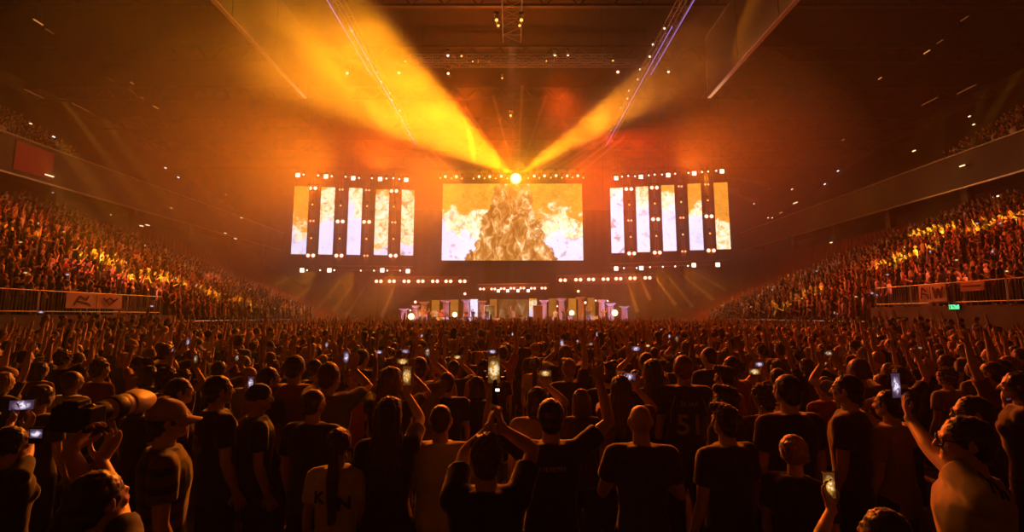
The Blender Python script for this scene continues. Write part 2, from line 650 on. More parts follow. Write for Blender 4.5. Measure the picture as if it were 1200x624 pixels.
XT, ZT = 12.3, 24.3
trL = truss((-XT, 22, ZT), (-XT, 56, ZT), 'long roof truss edged with violet light running to the stage at left', .7)
trR = truss((XT - .2, 22, ZT), (XT - .2, 56, ZT), 'long roof truss edged with violet light running to the stage at right', .7)
M['violet'] = glow('violet_strip', (.5, .3, 1.0), .75)
for t, s in ((trL, -1), (trR, 1)):
    for k in range(2):
        L0, L1 = ((0, 17), (10, 34))[k]
        dz = -.42
        MB().box2((L0, s * -.42 - .02 + k * s * .5, dz - .03), (L1, s * -.42 + .02 + k * s * .5, dz + .03)).build('light_strip', M['violet'], t)
p0 = at(440, 81, 42)
truss((-12, 41, p0.z), (12, 41, p0.z), 'cross truss between the two long roof trusses, nearer the stage', .5)
truss((-9, 38, 24.9), (9, 38, 24.9), 'cross truss between the two long roof trusses, nearer the camera', .5)
truss((0, 24, 26.2), (0, 36.5, 26.2), 'short wide truss on the centre line under the roof', 1.5)


# ------------------------------------------------------------------ lamps
LENS = {
    'hot': lens_glow('lens_hot', (1, .70, .45), (1, .14, .03), 4.5, 1.3),
    'warm': lens_glow('lens_warm', (1, .45, .2), (1, .12, .02), 2.4, .8),
    'amber': glow('lens_amber', (1, .42, .08), 2.4),
    'pale': glow('lens_pale', (1, .78, .6), 2.4),
    'blast': lens_glow('lens_blast', (1, .9, .6), (1, .5, .06), 8, 2.5),
    'white': glow('lens_white', (1, .9, .75), 3.0),
    'red': glow('lens_red', (1, .12, .03), 1.5),
}


def _yoke(mb, w, h, d=.05):
    mb.box((-w / 2, 0.05, h / 2 - .05), (.04, .08, h)).box((w / 2, 0.05, h / 2 - .05), (.04, .08, h)).box((0, .05, h), (w + .04, .08, .05))
    mb.cyl((0, .05, h), (0, .05, h + .18), .04, n=8)
    return mb


LAMP = {}


def lamp_proto(kind):
    if kind in LAMP:
        return LAMP[kind]
    out = []
    if kind == 'blinder':      # twin round blinder
        h = MB()
        for x in (-.2, .2):
            h.cyl((x, -.02, 0), (x, .16, 0), .2, .12, n=14)
            h.cyl((x, -.05, 0), (x, -.02, 0), .2, .2, n=14)
        h.box((0, .12, 0), (.78, .12, .3))
        out.append(('housing', h.mesh('blinder_housing'), None))
        out.append(('yoke', _yoke(MB(), .86, .34).mesh('blinder_yoke'), None))
        for x in (-.2, .2):
            out.append(('lens', MB().lathe([(.001, .03), (.08, .025), (.14, .01), (.165, 0), (.165, -.02), (.001, -.02)], n=14).mesh('round_lens'), (x, -.06, 0)))
    elif kind == 'square':     # square wash panel
        h = MB().box((0, .08, 0), (.56, .16, .56))
        out.append(('housing', h.mesh('wash_housing'), None))
        out.append(('yoke', _yoke(MB(), .66, .42).mesh('wash_yoke'), None))
        out.append(('lens', MB().box((0, -.015, 0), (.48, .03, .48)).mesh('square_lens'), None))
    elif kind == 'mover':      # moving head
        h = MB().cyl((0, -.1, 0), (0, .28, 0), .17, .13, n=14).cyl((0, .28, 0), (0, .33, 0), .13, .08, n=14)
        out.append(('head', h.mesh('mover_head'), None))
        y = _yoke(MB(), .42, .36)
        y.box((0, .05, .62), (.36, .26, .16))
        out.append(('yoke', y.mesh('mover_yoke'), None))
        out.append(('lens', MB().lathe([(.001, .03), (.09, .02), (.13, 0), (.13, -.02), (.001, -.02)], n=14).mesh('mover_lens'), (0, -.105, 0)))
    elif kind == 'strobe':     # big round blast lamp
        h = MB().cyl((0, -.05, 0), (0, .35, 0), .46, .2, n=20).cyl((0, .35, 0), (0, .45, 0), .2, n=12)
        out.append(('housing', h.mesh('strobe_housing'), None))
        out.append(('yoke', _yoke(MB(), 1.0, .6).mesh('strobe_yoke'), None))
        out.append(('lens', MB().lathe([(.001, .06), (.2, .05), (.35, .02), (.42, 0), (.42, -.02), (.001, -.02)], n=20).mesh('strobe_lens'), (0, -.06, 0)))
    LAMP[kind] = out
    return out


def lamp(kind, p, lens, label, group=None, rz=0.0, scale=1.0, power=0.0, lcol=(1, .085, .004), name=None):
    nm = name or {'blinder': 'blinder_spotlight', 'square': 'wash_spotlight', 'mover': 'moving_spotlight', 'strobe': 'strobe_spotlight'}[kind]
    t = thing(nm, p, label, 'stage light', group, rz)
    t.scale = (scale,) * 3
    for part, me, off in lamp_proto(kind):
        o = bpy.data.objects.new(part, me)
        COL.objects.link(o)
        o.parent = t
        if off is not None:
            o.location = off
        if part == 'lens':
            if kind in ('blinder', 'mover', 'strobe'):
                o.rotation_euler = (PI / 2, 0, 0)
            if not me.materials:
                me.materials.append(LENS['warm'])
            o.material_slots[0].link = 'OBJECT'
            o.material_slots[0].material = LENS[lens]
        elif not me.materials:
            me.materials.append(M['black_metal'])
    if power:
        halo(p + Vector((0, -.35 * scale, 0)), power, lcol)
    return t


def halo(p, power, col, r=.08):
    ld = bpy.data.lights.new('lamp_light', 'POINT')
    ld.energy = power
    ld.color = col
    ld.shadow_soft_size = r
    o = bpy.data.objects.new('lamp_light', ld)
    COL.objects.link(o)
    o.location = p
    return o


def row(kind, pts, Y, lens, where, group, scale=1.0, power=0.0, rz=0.0, lcol=(1, .085, .004)):
    for i, (px, py) in enumerate(pts):
        yy = Y(px) if callable(Y) else Y
        lamp(kind, at(px, py, yy), lens, '%s %s from left %s' % (ORD[i], {'blinder': 'twin lamp', 'square': 'square lamp', 'mover': 'spotlight', 'strobe': 'big lamp'}[kind], where), group, rz, scale, power, lcol)


def YL(px):          # depth of the left strip wall
    return 50.0 + (px - 341) / 145 * 2.2


def YR(px):
    return 52.2 - (px - 714) / 140 * 2.2


P_H = 85.0     # watts of a halo lamp
# columns of blinders between the strips
gapsL = [((367, 221), (365.8, 259.3), (364.4, 299.8)), ((400, 222.5), (399, 260), (397.5, 300)), ((431, 223.2), (430, 260.5), (429, 300)), ((462, 224.3), (461.5, 261), (461, 300))]
gapsR = [((736.6, 222), (738, 258.7), (740, 297.3)), ((766.5, 220.4), (768, 257.3), (770, 296.4)), ((797, 218.8), (799, 255.5), (801.2, 295)), ((828, 216.5), (830.5, 254), (833, 294))]
BIG = {('L', 0, 0), ('L', 0, 2), ('L', 1, 2), ('L', 1, 1), ('L', 2, 1), ('L', 3, 0), ('L', 3, 2), ('R', 0, 0), ('R', 1, 0), ('R', 1, 1), ('R', 3, 1), ('R', 1, 2), ('R', 3, 2), ('R', 0, 2)}
lev = ['top', 'middle', 'bottom']
for sd, gaps, YF, word in (('L', gapsL, YL, 'left'), ('R', gapsR, YR, 'right')):
    for g, col in enumerate(gaps):
        a, b = Vector(at(*col[0], YF(col[0][0]) + .5)), Vector(at(*col[2], YF(col[2][0]) + .5))
        truss(a + Vector((0, 0, 1.3)), b - Vector((0, 0, .5)), '%s vertical lamp truss from left, between the strip screens at %s' % (ORD[g], word), .3, 'lamp trusses between the strip screens', name='hanging_lamp_truss')
        for k, (px, py) in enumerate(col):
            big = (sd, g, k) in BIG
            lamp('blinder', at(px, py, YF(px) + .1), 'hot' if big else 'warm', '%s twin lamp in the %s gap between strip screens at %s' % (lev[k], ORD[g], word),
                 'blinders between the strip screens', 0, 1.45 if big else .85, P_H if big else P_H * .35)
        for k in range(2):
            px = (col[k][0] + col[k + 1][0]) / 2
            py = (col[k][1] + col[k + 1][1]) / 2
            lamp('mover', at(px, py, YF(px) + .1), 'amber', '%s small spotlight in the %s gap between strip screens at %s' % (('upper', 'lower')[k], ORD[g], word), 'small spotlights between the strip screens', 0, .8)

# rows over and under the strips and the main screen
sqL = [(349, 205.5), (382, 207), (414, 209), (445.5, 210), (476, 211)]
sqR = [(722, 209), (751, 207.5), (783, 205.5), (813.5, 203.5), (846, 201)]
row('square', sqL, YL, 'pale', 'above the strip screens at left', 'lamps over the strip screens')
row('square', sqR, YR, 'pale', 'above the strip screens at right', 'lamps over the strip screens')
row('mover', [(356, 205), (373, 206), (389, 207), (405, 207.5), (421, 209), (436, 209.3), (453, 209.7), (461, 209), (468, 210.3)], YL, 'white', 'above the strip screens at left', 'spotlights over the strip screens', .7)
row('mover', [(729, 207.5), (736, 206.5), (744, 207), (760, 206), (767, 205), (775.5, 205), (791, 204), (806.5, 203), (822.5, 202), (829.5, 201.5), (839, 200.5)], YR, 'white', 'above the strip screens at right', 'spotlights over the strip screens', .7)
for a, b, YF, wd in ((at(341, 202.5, 50.6), at(480, 208, 52.8), YL, 'left'), (at(716, 206, 52.8), at(854, 198, 50.6), YR, 'right')):
    truss(a, b, 'horizontal truss carrying lamps above the strip screens at %s' % wd)
topc = [(522, 207.6), (535, 207.6), (561.5, 207.6), (574, 207.6), (587.5, 207.3), (626, 207), (638, 206.7), (651.5, 206.5), (664.5, 206.8), (677, 206.6)]
YC = 53.0
row('mover', topc, YC, 'hot', 'above the wide central screen', 'spotlights over the central screen', 1.3, P_H * 1.2, lcol=(1, .3, .01))
row('mover', [(516, 209), (529, 209.3), (541.5, 209.5), (555, 209.5), (568, 209.3), (581, 209.5), (594.5, 209.5), (619, 209), (632, 208.8), (645.5, 208.6), (658.5, 208.6), (671, 208.3), (683.5, 208.6)], YC, 'amber', 'low on the truss above the wide central screen', 'small spotlights over the central screen', .8)
truss(at(514, 204, 53.5), at(686, 203, 53.5), 'horizontal truss carrying lamps above the wide central screen')
row('square', [(354, 317), (386, 317), (448, 317), (478, 318)], lambda px: YL(px) + 1, 'pale', 'on the low truss at left of the central screen', 'lamps under the strip screens')
row('square', [(722, 315), (751.5, 314.5), (813, 311), (841, 310.5)], lambda px: YR(px) + 1, 'pale', 'on the low truss at right of the central screen', 'lamps under the strip screens')
row('mover', [(360, 317), (375.5, 317), (392, 317), (423, 317.5), (438.5, 317.5), (454, 317.5), (469, 317.5)], lambda px: YL(px) + 1, 'white', 'on the low truss at left of the central screen', 'spotlights under the strip screens', .7)
row('mover', [(731, 314.5), (746, 314.5), (761.5, 313.5), (776.5, 313), (791, 312.5), (806, 312)], lambda px: YR(px) + 1, 'white', 'on the low truss at right of the central screen', 'spotlights under the strip screens', .7)
truss(at(345, 314, 51.8), at(484, 315, 53.8), 'low truss of lamps under the strip screens at left')
truss(at(716, 312, 53.8), at(850, 307.5, 51.8), 'low truss of lamps under the strip screens at right')
YS = 54.0
row('blinder', [(444, 330), (459.3, 330), (476.5, 330), (493, 330), (510, 330), (525.5, 330), (542, 330)], YS, 'hot', 'in the row over the stage at left', 'twin lamps over the stage', 1.35, P_H * 1.1, lcol=(1, .075, .004))
row('blinder', [(659.5, 328.7), (677.5, 328.2), (692.5, 327.8), (709.5, 327.5), (724.5, 327), (741, 326.5), (758.5, 326)], YS, 'hot', 'in the row over the stage at right', 'twin lamps over the stage', 1.35, P_H * 1.1, lcol=(1, .075, .004))
truss(at(436, 327, YS + .4), at(550, 327, YS + .4), 'truss carrying the row of twin lamps over the stage at left', .4)
truss(at(652, 325.5, YS + .4), at(766, 323, YS + .4), 'truss carrying the row of twin lamps over the stage at right', .4)
row('blinder', [(565, 339), (578, 339), (589, 338.6), (600.5, 338.2), (612, 338), (624.5, 338.2), (637, 338)], YS + 1, 'hot', 'in the short row over the middle of the stage', 'twin lamps over the middle of the stage', 1.0, P_H * .7, lcol=(1, .06, .004))
row('square', [(584, 341.2), (595, 341), (607, 341), (619, 341)], YS + .9, 'pale', 'in the short row over the middle of the stage', 'square lamps over the middle of the stage', .75)
truss(at(560, 335.5, YS + 1.4), at(643, 334.5, YS + 1.4), 'truss carrying the short row of lamps over the middle of the stage', .4)
for i, (px, py, lb) in enumerate([(545, 344.7, 'red lamp hanging over the third small screen at stage left'), (487, 354.3, 'red lamp on the second column from the left'), (677.5, 341.7, 'red lamp hanging above the columns at stage right'),
                                  (685.7, 355, 'warm lamp in front of the third column at stage right'), (698, 352.6, 'warm lamp between screen and fourth column at stage right'), (712, 353, 'small red lamp beside the fifth column at stage right'),
                                  (653, 359.3, 'small red lamp beside the second column at stage right'), (481, 364, 'small warm lamp on top of the first column from the left')]):
    lamp('mover', at(px, py, YS + .2), 'hot', lb, None, 0, 1.3 if i < 4 else .8, P_H * .5, (1, .2, .04))
# roof lamps
for i, (px, py, Y, ln, sc, lb) in enumerate([
        (407.5, 86.5, 41, 'pale', 1.0, 'white roof lamp out in the bright beam at left of the long truss'), (468, 86.5, 41, 'hot', 1.2, 'bright roof lamp just inside the long truss at left'), (525.5, 87, 41, 'hot', 1.1, 'bright roof lamp on the cross truss, left of centre'),
        (525, 65.8, 38, 'pale', .9, 'white roof lamp on the near cross truss, left of centre'), (541, 66.3, 38, 'amber', .7, 'dim roof lamp on the near cross truss, left of centre'), (650, 65, 38, 'pale', .9, 'white roof lamp on the near cross truss, right of centre'),
        (665.5, 65, 38, 'pale', .9, 'second white roof lamp on the near cross truss, right of centre'), (723.7, 85.3, 41, 'hot', 1.2, 'bright roof lamp just inside the long truss at right'), (783, 85, 41, 'pale', .9, 'white roof lamp outside the long truss at right'),
        (554, 72.5, 39, 'amber', .6, 'tiny amber roof lamp below the near cross truss at left'), (640, 72, 39, 'amber', .6, 'tiny amber roof lamp below the near cross truss at right'), (588.5, 92, 41, 'amber', .6, 'tiny amber roof lamp under the middle of the cross truss'),
        (598.5, 136, 46, 'amber', 1.0, 'lone yellow lamp hanging on the centre line above the stage'), (584, 30.8, 33, 'amber', .8, 'amber roof lamp at left of the centre line truss'), (609, 30.8, 33, 'amber', .8, 'amber roof lamp at right of the centre line truss'),
        (582, 24.6, 32, 'amber', 1.0, 'wide dim lamp at left of the centre line truss'), (611, 24.6, 32, 'amber', 1.0, 'wide dim lamp at right of the centre line truss'), (475, 72.5, 39, 'amber', .6, 'tiny amber lamp on the outer part of the cross truss at left'),
        (718, 71.5, 39, 'amber', .8, 'tiny amber lamp on the outer part of the cross truss at right'), (838, 84.7, 36.5, 'amber', 1.0, 'amber lamp below the corner of the hanging screen at right'), (351, 88, 36.5, 'white', .8, 'white lamp beside the corner of the hanging screen at left')]):
    lamp('mover', at(px, py, Y), ln, lb, 'single lamps under the roof', 0, sc, P_H * .25 if ln in ('hot',) else 0)
row('mover', [(412.7, 37), (427, 56), (431.4, 69.5), (442.5, 85), (447, 96.5), (457.3, 109.5), (459, 118), (468.5, 130), (478.5, 146), (480, 158)], lambda px: 22 * 533.3 / (max(1, (600 - px)) / .571), 'pale', 'hung along the long roof truss at left', 'small spotlights along the roof trusses', .8)
row('mover', [(778, 34), (765, 53), (761, 67), (750, 82), (747, 93.5), (737, 107), (735, 116), (727, 127), (716, 153)], lambda px: 22 * 533.3 / (max(1, (px - 600)) / .538), 'pale', 'hung along the long roof truss at right', 'small spotlights along the roof trusses', .8)

# the great lamp in the middle of the top row
L0 = at(604.5, 209.5, 52.2)
lamp('strobe', L0, 'blast', 'huge glaring lamp at the middle of the truss above the central screen', None, 0, 1.55)

# ------------------------------------------------------------------ hanging side screens (switched off)
for s, X in ((-1, -17.2), (1, 16.4)):
    word = 'left' if s < 0 else 'right'
    t = thing('hanging_side_screen', (X, 20.9, 20.3), 'big switched-off hanging screen under the roof at upper %s' % word, 'screen')
    for k in range(3):
        MB().box2((-.12, .04 + k * 5.05, .1), (.12, 5.01 + k * 5.05, 5.3)).build('panel', M['panel_off'], t)
    MB().box2((-.15, 0, 0), (.15, 15.15, .1)).box2((-.15, 15.15, 0), (.15, 15.25, 5.3)).box2((-.15, 0, 5.3), (.15, 15.25, 5.4)).build('edge_frame', M['panel_edge'], t)
    for y in (.6, 7.5, 14.6):
        MB().cyl((0, y, 5.4), (0, y, 9.6), .02, n=6).build('cable', M['cable'], t)


# ------------------------------------------------------------------ lit video screens
def fire_mat(name, seed, lo, hi, w, h, tint=1.0, dark=.35, mound=False, strength=1.5):
    """moving picture of burning clouds: amber sky above `hi`, white and pale violet below `lo` (fractions of the height), brown embers; a plain rocky hill if mound"""
    m = bpy.data.materials.new(name)
    m.use_nodes = True
    nt = m.node_tree
    nt.nodes.clear()
    N, Lk = nt.nodes.new, nt.links.new
    out = N('ShaderNodeOutputMaterial')
    em = N('ShaderNodeEmission')
    em.inputs[1].default_value = strength
    Lk(em.outputs[0], out.inputs[0])
    tc = N('ShaderNodeTexCoord')
    sep = N('ShaderNodeSeparateXYZ')
    Lk(tc.outputs['Object'], sep.inputs[0])

    def math_(op, a, b=None, clamp=False):
        n = N('ShaderNodeMath')
        n.operation = op
        n.use_clamp = clamp
        for i, x in enumerate((a, b)):
            if x is None:
                continue
            if isinstance(x, (int, float)):
                n.inputs[i].default_value = x
            else:
                Lk(x, n.inputs[i])
        return n.outputs[0]

    def noise_(scale, detail, off, dist=0.0, rough=.55):
        mp = N('ShaderNodeMapping')
        mp.inputs['Location'].default_value = (seed * 3.7 + off, seed * 1.3, seed * 2.1 - off)
        Lk(tc.outputs['Object'], mp.inputs[0])
        n = N('ShaderNodeTexNoise')
        n.inputs['Scale'].default_value = scale
        n.inputs['Detail'].default_value = detail
        n.inputs['Roughness'].default_value = rough
        n.inputs['Distortion'].default_value = dist
        Lk(mp.outputs[0], n.inputs['Vector'])
        return n.outputs['Fac']

    def mix(f, a, b):
        n = N('ShaderNodeMix')
        n.data_type = 'RGBA'
        Lk(f, n.inputs['Factor'])
        for i, x in ((6, a), (7, b)):
            if isinstance(x, tuple):
                n.inputs[i].default_value = (*x, 1)
            else:
                Lk(x, n.inputs[i])
        return n.outputs[2]

    def ramp(f, stops):
        n = N('ShaderNodeValToRGB')
        while len(n.color_ramp.elements) < len(stops):
            n.color_ramp.elements.new(.5)
        for e, (p, c) in zip(n.color_ramp.elements, stops):
            e.position = p
            e.color = (*c, 1)
        Lk(f, n.inputs['Fac'])
        return n.outputs['Color']

    def step(x, a, b):
        n = N('ShaderNodeMapRange')
        n.interpolation_type = 'SMOOTHSTEP'
        Lk(x, n.inputs[0])
        n.inputs[1].default_value = a
        n.inputs[2].default_value = b
        return n.outputs[0]
    v = math_('DIVIDE', sep.outputs['Z'], h)           # 0 bottom .. 1 top
    big = noise_(.42, 3, 0, .8)
    fine = noise_(1.5, 6, 5, 1.5, .65)
    lvl = math_('ADD', v, math_('MULTIPLY', math_('SUBTRACT', big, .5), 1.15))
    lvl = math_('ADD', lvl, math_('MULTIPLY', math_('SUBTRACT', fine, .5), .45))
    sky = ramp(fine, [(.3, (.55 * tint, .18 * tint, .010)), (.62, (.82 * tint, .33 * tint, .03))])
    fl = ramp(fine, [(.34, (.72, .30, .05)), (.5, (1, .8, .42)), (.6, (1, .93, .8))])
    pale = ramp(fine, [(.30, (.60, .40, .20)), (.40, (.72, .68, .95)), (.6, (.74, .72, 1.0))])
    c = mix(step(lvl, lo - .04, lo + .10), pale, fl)
    c = mix(step(lvl, hi - .02, hi + .08), c, sky)
    dk = noise_(.9, 5, 11, .6)
    c = mix(math_('MULTIPLY', step(dk, .55, .66), dark), c, (.34, .13, .02))
    if mound:
        # plain rocky hill in the middle of the picture
        ax = math_('ABSOLUTE', math_('SUBTRACT', sep.outputs['X'], -.2))
        wob = math_('MULTIPLY', math_('SUBTRACT', noise_(.42, 5, 21, .4, .6), .5), 4.6)
        edge = math_('ADD', math_('SUBTRACT', 5.3, math_('MULTIPLY', math_('POWER', v, .8), 3.6)), wob)
        k = step(math_('SUBTRACT', edge, ax), -.10, .10)
        mp = N('ShaderNodeMapping')
        mp.inputs['Rotation'].default_value = (0, .7, 0)
        mp.inputs['Scale'].default_value = (1.25, 1, .8)
        Lk(tc.outputs['Object'], mp.inputs[0])
        rn = N('ShaderNodeTexNoise')
        rn.inputs['Scale'].default_value = .9
        rn.inputs['Detail'].default_value = 7
        rn.inputs['Roughness'].default_value = .68
        rn.inputs['Distortion'].default_value = .9
        Lk(mp.outputs[0], rn.inputs['Vector'])
        rock = ramp(rn.outputs['Fac'], [(.30, (.16, .045, .004)), (.46, (.36, .125, .018)), (.56, (.58, .26, .06)), (.68, (1, .74, .42))])
        c = mix(k, c, rock)
    Lk(c, em.inputs[0])
    m.cycles.emission_sampling = 'NONE'
    return m


def video_screen(name, tl, tr, br, bl, m_args, label, cat='screen', group=None, up=2.0, thick=.25, m=None, legs=False):
    """screen from its four corners (world points)"""
    tl, tr, br, bl = map(Vector, (tl, tr, br, bl))
    c = (bl + br) / 2
    xa = (br - bl)
    w = xa.length
    rz = math.atan2(xa.y, xa.x)
    h = ((tl + tr) / 2 - c).length
    t = thing(name, c, label, cat, group, rz)
    if m is None:
        m = fire_mat(name + '_picture', *m_args[:3], w, h, *m_args[3:])
    MB().box2((-w / 2, -.012, 0), (w / 2, 0.012, h)).build('picture', m, t)
    MB().box2((-w / 2 - .03, .015, -.03), (w / 2 + .03, thick, h + .03)).build('housing', M['black_metal'], t)
    if up:
        for x in (-w / 2 + .15, w / 2 - .15):
            MB().cyl((x, thick / 2, h), (x, thick / 2, h + up), .02, n=6).build('cable', M['cable'], t)
    return t


video_screen('video_screen', at(518, 215.5, YC), at(682, 215.5, YC), at(683.5, 304.8, YC), at(517.5, 306, YC), (3.3, .30, .58, 1.0, .5, True, 1.5),
             'wide central video screen showing a brown rocky hill among blazing clouds', up=1.2)
SL = [((344.2, 218.3, 360.3, 218.5, 358.5, 298.3, 341, 298), (1.2, .18, .42, 1, .3, False, 1.4), 'mostly amber with white flames at its foot'),
      ((376, 219.3, 392, 220, 389.5, 298.6, 373, 298.3), (2.5, .48, .92, 1, .25, False, 1.55), 'white cloud over pale violet'),
      ((408, 220.3, 424, 221, 422, 299, 406, 298.7), (4.1, .62, 1.25, 1, .15, False, 1.55), 'almost white, pale violet at its foot'),
      ((439, 222, 454.7, 222.3, 454, 299.3, 438, 299), (5.7, .1, .9, 1, .75, False, 1.4), 'amber clouds and brown streaks'),
      ((469.3, 222.6, 484.2, 223, 484, 299.6, 469, 299.4), (7.9, .05, .95, 1, .8, False, 1.35), 'golden smoke, white streaks and brown folds')]
for i, (c, a, d) in enumerate(SL):
    Y0, Y1 = YL(c[0]), YL(c[2])
    video_screen('strip_screen', at(c[0], c[1], Y0), at(c[2], c[3], Y1), at(c[4], c[5], Y1), at(c[6], c[7], Y0), a, '%s strip screen from left, left of stage, %s' % (ORD[i], d), up=.9)
SR = [((714, 220.6, 729.3, 220.2, 731.8, 296.6, 716.7, 297), (9.3, .78, 1.3, 1, .7, False, 1.55), 'pale violet with brown bands'),
      ((744, 219, 759, 218.7, 762, 295.4, 747, 295.8), (10.8, .72, .95, 1, .45, False, 1.55), 'violet white with brown flecks'),
      ((774.2, 217.3, 789, 216.8, 793, 294, 777.4, 294.7), (12.1, .6, .88, 1, .3, False, 1.55), 'violet white below an amber top'),
      ((805, 215.8, 820.3, 215, 824.7, 293, 808.7, 293.6), (14.6, .42, .62, 1, .25, False, 1.5), 'amber above, pale violet below a white cloud'),
      ((836.5, 214.4, 851.6, 213.8, 856.5, 292, 840, 292.6), (16.4, -.2, .42, 1, .2, False, 1.4), 'amber with a pale streak over smoke')]
for i, (c, a, d) in enumerate(SR):
    Y0, Y1 = YR(c[0]), YR(c[2])
    video_screen('strip_screen', at(c[0], c[1], Y0), at(c[2], c[3], Y1), at(c[4], c[5], Y1), at(c[6], c[7], Y0), a, '%s strip screen from left, right of stage, %s' % (ORD[i], d), up=.9)

# ------------------------------------------------------------------ the stage
SZ = 1.25
YF0 = 51.5
st = thing('stage_deck', (0, YF0, 0), 'wide low stage deck behind the standing crowd', 'stage')
M['deck'] = noisy('stage_deck_top', (.10, .09, .085), (.14, .125, .12), 2, .4)
MB().box2((-13.2, 0, SZ - .12), (13.2, 8, SZ)).build('deck', M['deck'], st)
MB().box2((-13.2, .05, 0), (13.2, .15, SZ - .12)).box2((-13.2, 7.9, 0), (13.2, 8, SZ - .12)).build('skirt', M['dark'], st)
M['plaster'] = noisy('pale_plaster', (.58, .55, .62), (.70, .67, .75), 3, .7)


def column_mesh():
    sh = MB()
    n = 48
    rings = []
    for z, r in ((.22, .42), (1.2, .415), (2.4, .385), (3.0, .36)):
        rings.append([Vector(((r - .03 * abs(math.sin(8 * 2 * PI * k / n))) * math.cos(2 * PI * k / n), (r - .03 * abs(math.sin(8 * 2 * PI * k / n))) * math.sin(2 * PI * k / n), z)) for k in range(n)])
    sh.loft(rings)
    ba = MB().box((0, 0, .06), (1.15, 1.15, .12)).lathe([(.55, .12), (.56, .16), (.46, .2), (.46, .24)], n=24)
    cp = MB().lathe([(.36, 3.0), (.42, 3.05), (.42, 3.1), (.58, 3.24), (.58, 3.28)], n=24).box((0, 0, 3.36), (1.2, 1.2, .14))
    return sh.mesh('column_shaft', True), ba.mesh('column_base'), cp.mesh('column_capital')


CSH, CBA, CCP = column_mesh()
cols = [(473.5, 362), (487, 358.3), (497, 354), (522.5, 352), (546.5, 351.5), (565, 353), (637.5, 352), (658, 350), (680.5, 348.5), (705, 351.5), (715.5, 355.5), (731.5, 359)]
YCOL = 55.0
for i, (px, py) in enumerate(cols):
    p = at(px, py, YCOL + (0.8 if i in (4, 5, 6) else 0))
    t = thing('stage_column', (p.x, p.y, SZ + .004), '%s white fluted prop column from left on the stage' % ORD[i], 'column', 'prop columns on the stage')
    k = (p.z - SZ) / 3.43
    t.scale = (.92, .92, k)
    obj('shaft', CSH, M['plaster'], t)
    obj('plinth', CBA, M['plaster'], t)
    obj('capital', CCP, M['plaster'], t)
# small upright screens between the columns
ss = [(506, 515, 352, (21, -.4, .2, .85, .3, False, .62), 'amber with a white corner'), (528, 537, 351.5, (22, -.9, -.6, .85, .3, False, .62), 'plain amber'), (551, 560, 351, (23, 1.2, 1.6, 1, .1, False, 1.4), 'bright white'),
      (574, 582.5, 351, (24, -.9, -.2, .8, .6, False, .6), 'brownish'), (620, 629, 350, (25, .3, .9, 1, .5, False, 1.0), 'white with a dark diagonal'), (643, 652, 350, (26, -.9, -.6, .8, .4, False, .5), 'dull amber'),
      (666, 675, 350, (27, -.9, -.6, .9, .2, False, .68), 'golden'), (688, 697, 349.2, (28, -.9, -.5, .8, .5, False, .5), 'dim amber')]
for i, (x0, x1, y, a, d) in enumerate(ss):
    Y = 56.0
    a1, b1 = at(x0, y, Y), at(x1, y, Y)
    video_screen('upright_screen', a1, b1, (b1.x, Y, SZ + .9), (a1.x, Y, SZ + .9), a, '%s upright screen from left behind the columns, %s' % (ORD[i], d), up=0)
    t = bpy.data.objects['upright_screen' + ('' if i == 0 else '.%03d' % i)]
    MB().box2((-.3, .02, -.9), (.3, .2, 0)).build('stand', M['black_metal'], t)
Y = 57.0
a1, b1 = at(584.5, 351, Y), at(619, 351, Y)
video_screen('backdrop_screen', a1, b1, (b1.x, Y, SZ + .2), (a1.x, Y, SZ + .2), (31, -.6, .1, .62, .75, True, .36), 'square brown picture screen at the centre back of the stage', up=0)
t = bpy.data.objects['backdrop_screen']
MB().box2((-1.6, .03, -.2), (1.6, .3, 0)).build('stand', M['black_metal'], t)


def framed(x0, x1, y0, y1, Y, col, col2, label, lit, z_stand=True):
    a, b, c = at(x0, y0, Y), at(x1, y0, Y), at(x1, y1, Y)
    w, h = b.x - a.x, a.z - c.z
    zc = max(c.z, SZ + .1)
    h = a.z - zc
    t = thing('framed_panel', ((a.x + b.x) / 2, Y, zc), label, 'panel')
    n = 5
    mp = noisy('panel_art', col, col2, 1.6, .6)
    if lit:
        mp = fire_mat('panel_picture', lit, *(.9, 1.4), w, h, 1, .9, False, 1.0)
    MB().box2((-w / 2 + .06, -.01, .06), (w / 2 - .06, .02, h - .06)).build('picture', mp, t)
    MB().box2((-w / 2, -.04, 0), (-w / 2 + .07, .05, h)).box2((w / 2 - .07, -.04, 0), (w / 2, .05, h)).box2((-w / 2, -.04, 0), (w / 2, .05, .07)).box2((-w / 2, -.04, h - .07), (w / 2, .05, h)).build('frame', M['plaster'], t)
    if zc > SZ + .02:
        MB().box2((-.25, 0, -(zc - SZ)), (.25, .2, 0)).build('stand', M['black_metal'], t)


framed(567, 580.5, 358, 374, 53.2, (.25, .34, .10), (.05, .09, .03), 'upright green painted panel at left of the singer', 0)
framed(576, 588, 373, 384, 52.2, (.8, .78, .76), (.25, .2, .18), 'low white panel with dark marks at the front of stage', 0)
framed(624.5, 636, 358, 376, 53.2, (.10, .05, .04), (.22, .10, .08), 'upright dark red painted panel at right of the singer', 0)


def riser(x0, x1, y0, Y, label):
    a, b = at(x0, y0, Y), at(x1, y0, Y)
    t = thing('stage_riser', ((a.x + b.x) / 2, Y, SZ), label, 'riser', 'white fronted risers for the band')
    w, h = b.x - a.x, max(.3, a.z - SZ)
    MB().box2((-w / 2, 0, 0), (w / 2, .8, h)).build('block', M['plaster'], t)
    MB().box2((-w / 2 - .04, -.04, h), (w / 2 + .04, 0.84, h + .06)).build('top', M['deck'], t)
    return h


